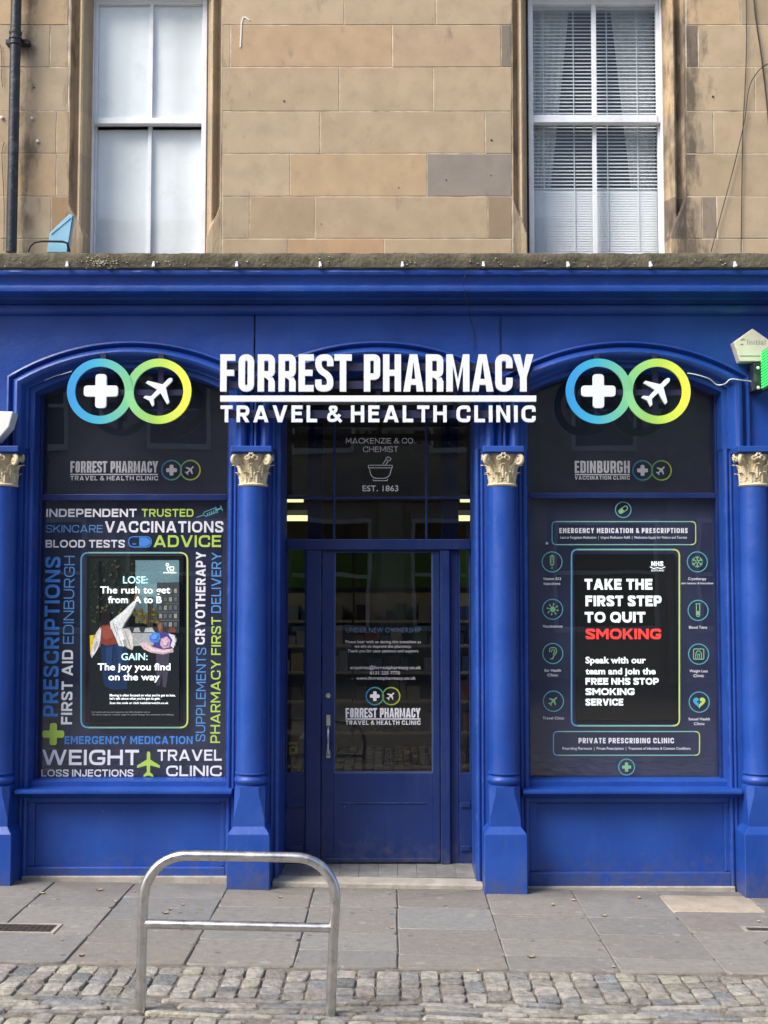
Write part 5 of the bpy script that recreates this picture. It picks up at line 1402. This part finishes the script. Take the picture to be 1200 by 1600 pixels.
# ================================================================== INTERIOR
mb = MB()
mb.face([(-3.6, .5, .02), (3.6, .5, .02), (3.6, 9, .02), (-3.6, 9, .02)]); mb.build('shop_floor', M['room_floor'], kind='structure')
mb = MB(); mb.face([(-3.6, .3, 2.86), (3.6, .3, 2.86), (3.6, 9, 2.86), (-3.6, 9, 2.86)]); mb.build('shop_ceiling', M['room_ceiling'], kind='structure')
mb = MB(); mb.grid([[(-3.6, .3, 0), (-3.6, 9, 0), (3.6, 9, 0), (3.6, .3, 0)], [(-3.6, .3, 2.9), (-3.6, 9, 2.9), (3.6, 9, 2.9), (3.6, .3, 2.9)]]); mb.build('shop_walls', M['room_wall'], kind='structure')
def shelf_unit(x0, x1, yb, label):
    t = thing('shelf_unit', label, 'shelves', ((x0 + x1) / 2, yb, .02))
    mb = MB(); mb.box(x0, x1, yb, yb + .03, .02, 1.74)
    mb.build('back_panel', M['room_wall'], t)
    mb = MB(); zs = [.12, .42, .70, .96, 1.20, 1.42]
    for z in zs: mb.box(x0, x1, yb - .30, yb - .001, z, z + .025)
    mb.build('shelf_boards', M['shelf'], t)
    mb = MB(); mb.box(x0, x1, yb - .08, yb + .03, 1.74, 2.12); mb.build('header_panel', M['room_green'], t)
    s = MB(); rs = random.Random(int(x0 * 100))
    for z in zs:
        x = x0 + .02
        while x < x1 - .1:
            w_ = rs.uniform(.04, .13); h_ = rs.uniform(.07, .19); g = rs.random()
            col = rs.choice([(.30, .29, .27), (.35, .33, .28), (.06, .10, .22), (.22, .07, .06), (.07, .15, .09), (.30, .22, .08), (.04, .04, .05), (.25, .27, .30)])
            if rs.random() < .85: s.box(x, x + w_, yb - .27, yb - .02, z + .026, z + .026 + h_, col)
            x += w_ + rs.uniform(.004, .03)
    o = s.build('shelf_stock', M['stock'], t); o['kind'] = 'stuff'
shelf_unit(-2.4, -.36, 4.4, 'dim shelves of small boxes seen through the door, left of the dark upright gap')
shelf_unit(-.34, 1.9, 4.4, 'dim shelves of small boxes under a green panel seen through the right sidelight')
def ceiling_light(x0, x1, y, z, label):
    t = thing('ceiling_light', label, 'light', ((x0 + x1) / 2, y, z), 'lit strips on the shop ceiling')
    mb = MB(); mb.box(x0 - .02, x1 + .02, y - .03, y + .03, z + .052, z + .10); mb.build('housing', M['clip'], t)
    mb = MB(); mb.box(x0, x1, y - .025, y + .025, z + (.02 if y > 5 else .004), z + .05); mb.build('tube', M['tube'], t)
for px0, px1, py, Y, lab in ((200, 481, 811, 4.2, 'lower lit yellow strip light seen through the left end of the fanlight'), (220, 474, 784, 6.2, 'upper faint strip light seen through the left end of the fanlight'),
                             (717, 1040, 811, 4.2, 'lower lit yellow strip light seen through the right end of the fanlight'), (719, 1000, 784, 6.2, 'upper faint strip light seen through the right end of the fanlight')):
    ceiling_light(Xp(px0, py, Y), Xp(px1, py, Y), Y, Zp(py + 3.5, Y), lab)
for xx, lab in ((-1.75, 'left'), (1.6, 'right')):  # unseen glowing panels added to brighten the shop interior
    t = thing('added_fill_panel', 'added glowing panel unseen behind the sign, %s one of the pair' % lab, 'light', (xx, 2.6, 2.8), 'unseen panels added to brighten the shop')
    q = MB(); q.box(xx - .3, xx + .3, 2.3, 2.9, 2.80, 2.855); q.build('housing', M['clip'], t)
    q = MB(); q.box(xx - .28, xx + .28, 2.32, 2.88, 2.792, 2.7995); q.build('diffuser', M['fill_panel'], t)
mb = MB()                                              # yellow sticker inside the left sidelight
q = at(451.5, 1179, YD + .034); q2 = at(465, 1160, YD + .034); mb.box(q.x, q2.x, YD + .034, YD + .036, q.z, q2.z)
ys = mb.build('warning_sticker', M['yellow'], None, origin=(q.x, q.y, q.z)); tag(ys, 'yellow sticker inside the narrow glass left of the door', 'sticker')
mb = MB(); a_ = at(452, 1166.5, YD + .034); b_ = at(463, 1163, YD + .034); mb.box(a_.x, b_.x, YD + .0325, YD + .0335, a_.z, b_.z); a_ = at(455, 1175, YD + .034); b_ = at(461, 1168.5, YD + .034); mb.box(a_.x, b_.x, YD + .0325, YD + .0335, a_.z, b_.z)
mb.build('print', M['bezel'], ys)
mb = MB(); a_ = at(466, 1207, 1.2); b_ = at(492, 1152, 1.2); mb.box(a_.x, b_.x, 1.2, 1.6, .02, b_.z); tag(mb.build('counter_end', M['alarm'], None, origin=(a_.x, 1.2, .02), bevel=.02), 'pale counter end inside the shop behind the left sidelight', 'counter')

# ================================================================== SIGNS
YN = -.12
sign = thing('pharmacy_sign', 'big white raised letters FORREST PHARMACY TRAVEL & HEALTH CLINIC over the door', 'sign', at(591, 622, YN))
cap_line(FP_SPANS, 344, 834, 553.5, 611.5, YN, YN + .022).build('lettering', M['sign_white'], sign, bevel=.0015)
q = MB(); a_, b_ = at(344, 627.5, YN), at(838, 618, YN); q.box(a_.x, b_.x, YN, YN + .022, a_.z, b_.z); q.build('underline', M['sign_white'], sign, bevel=.0015)
caps(sign, 'TRAVEL & HEALTH CLINIC', 344.4, 837, 633.4, 659.6, YN, M['sign_white'], .205, .24, thick=.022, bevel=.0012)
q = MB()
for py in (572, 600, 646): q.box(Xp(352, py, YN), Xp(828, py, YN), YN + .028, YN + .05, Zp(py + 6, YN), Zp(py - 6, YN))
for px in (352, 470, 591, 712, 826):
    q.box(Xp(px, 600, YN) - .012, Xp(px, 600, YN) + .012, YN + .0505, YN + .06, Zp(655, YN), Zp(560, YN)); q.box(Xp(px, 600, YN) - .01, Xp(px, 600, YN) + .01, YN + .06, .02, Zp(570, YN), Zp(562, YN))
q.build('mounting_rail', M['rail'], sign)
def ring_sign(c1, c2, cy, label):
    t = thing('logo_sign', label, 'sign', at((c1 + c2) / 2, cy, YN), 'linked ring logo signs over the shop windows')
    q = MB(); infinity(q, c1, c2, cy, 51.7, 12.6, YN + .02, th=.02, k=.014); q.build('linked_rings', M['attr_paint'], t, smooth=30)
    s = pxs(YN)
    q = MB(); x, z = P2(c1 + .3, cy - 1, YN); q.prism(plus_pts(x, z, 27 * s, 8.8 * s, 5.5 * s), YN, YN + .02); q.build('cross', M['sign_white'], t, bevel=.0015)
    q = MB(); x, z = P2(c2 + .5, cy - 1.6, YN)
    c_, n_ = math.cos(-math.pi / 4), math.sin(-math.pi / 4)
    q.prism(plane_pts(x, z, 28 * s, -math.pi / 4), YN, YN + .02); q.build('plane', M['sign_white'], t, bevel=.0012)
    q = MB()
    q.box(Xp(c1 - 30, cy, YN), Xp(c2 + 52 - 8, cy, YN), YN + .028, YN + .05, Zp(cy + 4.5, YN), Zp(cy - 4.5, YN)); q.box(Xp(c2 - 4.5, cy, YN), Xp(c2 + 4.5, cy, YN), YN + .0505, YN + .065, Zp(cy + 40, YN), Zp(cy - 62, YN)); q.box(Xp(c1 - 4.5, cy, YN), Xp(c1 + 4.5, cy, YN), YN + .0505, YN + .065, Zp(cy + 40, YN), Zp(cy - 62, YN))
    for cc in (c1, c2): q.box(Xp(cc, cy, YN) - .01, Xp(cc, cy, YN) + .01, YN + .065, .0, Zp(cy - 48, YN), Zp(cy - 60, YN))
    q.build('mounting_rail', M['rail'], t)
ring_sign(157.3, 248.5, 612, 'blue to yellow linked rings with white cross and plane over the word covered left window')
ring_sign(935, 1026.6, 612, 'blue to yellow linked rings with white cross and plane over the quit smoking window')
# alarm boxes
def prism_thing(name, label, cat, pts, Y0, Y1, m, mk=None, bevel=.006):
    v = [P2(a, b, Y0) for a, b in pts]; cx = sum(p[0] for p in v) / len(v); cz = min(p[1] for p in v)
    t = thing(name, label, cat, (cx, Y1, cz)); q = MB(); q.prism(v, Y0, Y1); q.build('casing', m, t, bevel=bevel); return t
al = prism_thing('alarm_box', 'cream five sided alarm box on the blue frieze beside the green cross', 'alarm', [(1176, 513), (1205.5, 534), (1195, 565), (1157, 565), (1146.5, 534)], -.085, -.0, M['alarm'])
q = MB(); a_, b_ = at(1156, 565.5, -.088), at(1196, 556, -.088); q.box(a_.x, b_.x, -.088, -.0865, Zp(556.2, -.087), Zp(555.2, -.087)); q.build('groove', M['print_grey'], al)
letter(al, 'Initial', 1167.6, 1196, 530.4, 538.4, -.0865, M['print_grey'], .0, 1.1)
q = MB(); line(q, rpath([(1157.6, 531.6), (1161, 529.6), (1164, 531)], 1.5), 1.6, -.0865); line(q, [(1157, 538), (1161.4, 538)], 1.4, -.0865); q.build('emblem', mat('faded red print', (.40, .20, .13), .5), al)
wb = prism_thing('alarm_box', 'white wedge shaped box cut off by the left picture edge above a cream capital', 'alarm', [(-62, 641), (20.5, 643), (14, 667), (-6, 690), (-40, 690), (-56, 667)], -.16, -.05, M['alarm_white'])
q = MB(); q.box(Xp(-25, 655, -.05), Xp(-12, 655, -.05), -.05, .03, Zp(662, -.05), Zp(650, -.05)); q.build('bracket', M['iron'], wb)
# green cross, projecting
XG = Xp(1190.5, 580, -.13)
gc = thing('pharmacy_cross', 'green lit pharmacy cross jutting from the facade at the right picture edge', 'sign', (XG, -.1, Zp(580, -.13)))
zc_, u_ = Zp(580, -.13), .115
cr = [(-.13, -u_), (-.30, -u_), (-.30, -u_ - .22), (-.53, -u_ - .22), (-.53, -u_), (-.75, -u_), (-.75, u_), (-.53, u_), (-.53, u_ + .22), (-.30, u_ + .22), (-.30, u_), (-.13, u_)]
q = MB(); i0 = len(q.v); q.prism([(a, b) for a, b in cr], 0, .07); q.v = [(XG + y, x, zc_ + z) for x, y, z in q.v]; q.build('casing', M['led_dark'], gc)
q = MB()
yy = -.745
while yy < -.13:
    z = -u_ - .215
    while z < u_ + .22:
        inside = (abs(z) < u_ - .004) or (-.525 < yy < -.31)
        if inside: q.box(XG - .004, XG + .0005, yy, yy + .009, zc_ + z, zc_ + z + .009)
        z += .0165
    yy += .0165
for k in range(14):
    z = zc_ - u_ + .006 + k * .0165
    q.box(XG + .003, XG + .067, -.1295, -.126, z, z + .009)
q.build('lamp_dots', M['led'], gc)
q = MB(); q.box(XG - .045, XG + .03, -.1255, .03, zc_ - .11, zc_ + .05); q.build('bracket', M['iron'], gc, bevel=.004)
q = MB()
for px, py in ((1184, 575), (1184.5, 606)):
    p = at(px, py, -.12); q.lathe(0, 0, [(.002, -.006), (.009, -.004), (.010, .0)], 12); 
    q.v[-36:] = [(p.x + a, -.1255 + c, p.z + b) for a, b, c in q.v[-36:]]
q.build('bolt', M['clip'], gc)

# ================================================================== PIPE, CABLES, CLIPS
t = thing('drainpipe', 'dark cast iron drainpipe with a ringed joint on the sandstone left of the window', 'pipe', at(21, 392, -.06))
XPp = Xp(21.5, 200, -.06)
q = MB(); q.lathe(XPp, -.06, [(.031, Zp(394, -.06)), (.031, Zp(-300, -.06))], 20); q.build('pipe', M['iron'], t, smooth=40)
q = MB(); z0 = Zp(70, -.06)
q.lathe(XPp, -.06, [(.031, z0 - .003), (.038, z0), (.038, z0 + .012), (.034, z0 + .016), (.034, z0 + .028), (.039, z0 + .032), (.039, z0 + .044), (.034, z0 + .048), (.034, z0 + .062), (.038, z0 + .066), (.038, z0 + .08), (.031, z0 + .084)], 20); q.build('collar', M['iron'], t, smooth=30)
q = MB(); q.box(XPp - .07, XPp + .07, -.03, .025, z0 + .02, z0 + .05); q.build('bracket', M['iron'], t, bevel=.004)
def cable(name, label, pts, Y, r, m, px_off=0, group=None):
    P = []
    for k in range(len(pts) - 1):
        a, b, c_, d = pts[max(k - 1, 0)], pts[k], pts[k + 1], pts[min(k + 2, len(pts) - 1)]
        for j in range(8):
            u = j / 8
            P.append(tuple(.5 * (2 * b[i] + (c_[i] - a[i]) * u + (2 * a[i] - 5 * b[i] + 4 * c_[i] - d[i]) * u * u + (3 * b[i] - a[i] - 3 * c_[i] + d[i]) * u ** 3) for i in range(len(b))))
    P.append(pts[-1])
    W = [at(p[0], p[1], p[2] if len(p) > 2 else Y) for p in P]
    q = MB(); q.tube(W, r, 6)
    return tag(q.build(name, m, None, smooth=60, origin=W[-1]), label, 'cable', group)
CG = 'thin cables on the right sandstone wall'
cable('wall_cable', 'thin straight black cable hanging down the right sandstone wall', [(1165, -60), (1166.5, 60), (1164, 140), (1161, 200), (1159, 300), (1158, 393)], YW - .012, .0028, M['cable'], group=CG)
cable('wall_cable', 'thicker black cable slanting off the right picture edge on the sandstone', [(1174, -60), (1180, 20), (1190, 90), (1199, 170), (1206, 260)], YW - .013, .0045, M['cable'], group=CG)
cable('wall_cable', 'black cable looping from the right picture edge and slanting down to the ledge', [(1215, 98), (1197, 101), (1181, 116), (1170, 140), (1163, 190), (1148, 255), (1128, 330), (1111, 393)], YW - .020, .0028, M['cable'], group=CG)
cable('wall_cable', 'short thin dark wire on the sandstone at the far left edge', [(1, 70), (3, 100), (2.5, 120), (4, 136)], YW - .01, .0022, M['cable'])
cable('wall_cable', 'long thin dark wire on the sandstone left of the drainpipe', [(7, 222), (3, 240), (5, 285), (6.5, 330), (6, 392)], YW - .01, .0022, M['cable'])
cable('ledge_cable', 'thin dark cable clipped along the foot of the mossy ledge', [(-120, 421, -.262)] + [(x, 417.5 + 1.6 * math.sin(x * .049) + (1.5 if (x // 65) % 2 else -1), -.262) for x in range(-55, 1290, 65)], -.262, .0028, M['cable'])
cable('hanging_wire', 'loose black wire hanging over the cornice and frieze above the sign', [(757, 414, -.262), (745, 421, -.265), (733, 424, -.262), (726, 432, -.25), (723.5, 445, -.235), (726, 456, -.23), (731, 480, -.14), (736, 500, -.03), (741, 520, -.012), (740, 545, -.012)], -.2, .0022, M['cable'])
cable('alarm_wire', 'white wire running from the right ring logo to the green cross', [(1074, 583, -.06), (1090, 586, -.06), (1108, 592, -.045), (1120, 601, -.03), (1132, 600, -.05), (1142, 592.5, -.065), (1158, 594, -.065), (1174, 596, -.06), (1186, 601, -.12)], -.06, .0035, M['cable_white'])
cable('arch_wire', 'thin pale wire under the left window arch beside the ring logo', [(70, 594.5, .0), (85, 588, -.0), (100, 584, -.03), (112, 580, -.09)], -.02, .002, M['cable_white'])
clip0 = None
for k, px in enumerate((105, 240, 370, 500, 628.5, 755, 887, 1016, 1148)):
    p = at(px, 413, -.25)
    if clip0 is None:
        q = MB(); s = pxs(-.25)
        q.box(p.x - .007, p.x + .009, -.262, -.235, p.z - .019, p.z + .003); q.box(p.x - .003, p.x + .011, -.266, -.2621, p.z - .016, p.z - .006); q.box(p.x - .006, p.x + .006, -.258, -.235, p.z + .0031, p.z + .016)
        clip0 = q.build('cable_clip', M['clip'], None, origin=(p.x, -.25, p.z), bevel=.002); o = clip0
    else:
        o = clip0.copy(); COL.objects.link(o); o.location = p; o.rotation_euler = (0, random.uniform(-.12, .12), 0)
    where = ['beside the blue panel', 'under the left sash window', 'under the sandstone right of the left sash window', 'fourth from the left', 'above the gap between the sign words', 'where the loose black wire starts', 'under the left part of the blind window', 'under the right part of the blind window', 'nearest the right picture edge'][k]
    tag(o, 'small white cable clip on the ledge ' + where, 'clip', 'white cable clips along the ledge')
# blue plastic panel and its rod on the ledge
t = thing('plastic_panel', 'light blue folded plastic panel standing on the ledge beside the left window', 'panel', at(92, 393, -.1))
q = MB(); YB = -.12
f1 = [(73, 394), (78, 363.5), (109, 334), (113.5, 336), (108.5, 368), (104, 394)]
q.prism([P2(a, b, YB) for a, b in f1], YB, YB + .012); q.build('front_sheet', M['sky_blue'], t, bevel=.002)
q = MB(); A, B_2, C_, D_ = at(113.8, 336, YB), at(104.4, 394, YB), at(108, 394, YB + .10), at(116, 340, YB + .10)
q.grid([[A, B_2], [D_, C_]]); q.grid([[A + Vector((.004, 0, 0)), B_2 + Vector((.004, 0, 0))], [D_ + Vector((.004, 0, 0)), C_ + Vector((.004, 0, 0))]]); q.build('side_sheet', M['sky_blue'], t, label='side fold of the light blue panel')
q = MB(); q.ribbon([P2(80, 366, YB), P2(111, 340, YB)], .004, YB - .004, YB - .0005); q.build('rib', M['sky_blue'], t)
q = MB(); q.tube([at(44, 393, YB - .06), at(47, 385, YB - .06), at(54, 378.5, YB - .06), at(66, 376.8, YB - .06), at(98, 377.6, YB - .06), at(105, 380, YB - .05), at(108.5, 393, YB - .02)], .0065, 8)
tag(q.build('bent_rod', M['cable'], None, smooth=60, origin=at(44, 393, YB - .06)), 'black bent rod curving in front of the light blue panel', 'rod')

# ================================================================== STREET THINGS
YR = -2.28
rk = thing('bicycle_rack', 'stainless steel hoop bicycle rack with one crossbar standing on the setts', 'bike rack', at(367, 1581, YR))
def arc(cx, cy, rx, ry, a0, a1, n=9): return [(cx + rx * math.cos(R(a0 + (a1 - a0) * k / n)), cy - ry * math.sin(R(a0 + (a1 - a0) * k / n))) for k in range(n + 1)]
path = [(219, 1592), (219.4, 1575), (222.3, 1445), (224, 1408)] + arc(291, 1404, 66, 67.5, 174, 91) + [(330, 1337), (400, 1338.2)] + arc(461, 1402.5, 63.5, 63, 92, 2) + [(523.6, 1420), (521.8, 1446), (516.6, 1575), (516.2, 1592)]
q = MB(); q.tube([at(a, b, YR) for a, b in path], .0206, 18); q.build('hoop', M['steel'], rk, smooth=60)
q = MB(); q.tube([at(226, 1443.4, YR), at(370, 1446.8, YR), at(517.5, 1450, YR)], .0185, 16, caps=False); q.build('crossbar', M['steel'], rk, smooth=60)
q = MB()
for k in range(17):
    px = 361 + k * 3.8; py = 1337.6 + (px - 330) * .017
    c0 = at(px, py, YR)
    for sg in (-1, 1):
        a_ = []
        for j in range(7):
            th = R(40 + sg * 0 + j * 14); a_.append((c0.x + sg * (.006 * (j / 3 - 1)), YR - .0203 * math.cos(th), c0.z + .0203 * math.sin(th)))
        q.tube(a_, .0016, 5)
q.build('knurled_grip', M['tape'], rk, smooth=60)
q = MB()                                                # weeds at the foot of the rack
for fx in (232, 508):
    for _ in range(46):
        p = at(fx + random.gauss(6, 9) * (1 if fx < 300 else -1), 1582, YR); p.y += random.uniform(-.06, .05); p.z = gz(p.x) - .012
        d = Vector((random.uniform(-.02, .02), random.uniform(-.015, .015), random.uniform(.004, .022))); sd_ = Vector((.0018, .001, 0))
        q.face([p - sd_, p + sd_, p + d])
q.build('weeds', M['grass'], None, recalc=False, kind='stuff')
# shop base litter: fallen leaves
def ground_at(px, py):
    tt = (800 - py) / FPX; sl = (SP + tt * CP) / (CP - tt * SP); d = -EYE / sl
    for _ in range(3): d = -(EYE - gz(Xp(px, py, d - DIST))) / sl
    x = Xp(px, py, d - DIST); return Vector((x, d - DIST, gz(x)))
leaf0 = None
LV = [(32, 1391), (66, 1397), (155, 1392), (210, 1394), (180, 1410), (285, 1415), (265, 1422), (313, 1421), (258, 1428), (282, 1453), (300, 1453), (437, 1403), (489, 1379), (476, 1373), (607, 1397), (611, 1451), (896, 1408), (998, 1404), (863, 1415), (830, 1497), (958, 1512), (745, 1519), (96, 1470), (126, 1494), (180, 1502), (1185, 1441), (944, 1432), (1143, 1538)]
for px, py in LV:
    p = ground_at(px, py) + Vector((0, 0, .004))
    if leaf0 is None:
        q = MB(); n_ = 10
        rings = []
        for j in range(5):
            u = j / 4 * 2 - 1; wv = .013 * (1 - u * u) + .0008
            rings.append([(u * .024, s_ * wv, .006 * u * u + .004 * abs(s_) - (.002 if s_ == 0 else 0)) for s_ in (-1, 0, 1)])
        q.grid(rings); leaf0 = q.build('fallen_leaf', M['leaf'], None, recalc=False); o = leaf0
    else:
        o = leaf0.copy(); COL.objects.link(o)
    s_ = random.uniform(.35, .95); o.location = p; o.scale = (s_, s_ * random.uniform(.7, 1.2), s_); o.rotation_euler = (0, 0, random.uniform(0, 6.28))
    tag(o, 'small dry yellow brown leaf lying on the grey pavement', 'leaf', 'fallen leaves on the pavement')

# ================================================================== ACROSS THE STREET (seen only in the glass)
op = thing('opposite_tenement', 'sandstone tenement across the street mirrored in the shop glass', 'building', (0, -19, 0))
q = MB(); YO = -19
q.box(-30, 30, YO - 8, YO, -.5, 9.5); q.box(-30, 30, YO, YO + .35, 9.2, 9.6); q.box(-30, 30, YO, YO + .2, 3.7, 4.1)
for k in range(-9, 10): q.box(k * 3 - .25, k * 3 + .25, YO, YO + .12, -.5, 3.7)
q.build('wall', M['opp_stone'], op)
for k in range(-5, 5):
    for z0, z1 in ((.9, 3.3), (4.7, 6.5), (7.2, 8.8)):
        xc = k * 3 + 1.5; wd = 1.0 if z0 < 1 else .6
        q = MB(); q.box(xc - wd - .08, xc - wd, YO, YO + .08, z0, z1); q.box(xc + wd, xc + wd + .08, YO, YO + .08, z0, z1); q.box(xc - wd, xc + wd, YO, YO + .08, z1 - .1, z1); q.box(xc - wd, xc + wd, YO, YO + .1, z0, z0 + .12); q.box(xc - wd, xc + wd, YO, YO + .06, (z0 + z1) / 2 - .04, (z0 + z1) / 2 + .04)
        f = q.build('window', M['opp_white'], op)
        g = MB(); g.box(xc - wd, xc + wd, YO, YO + .02, z0 + .12, z1 - .1); g.build('pane', M['opp_pane'], f)
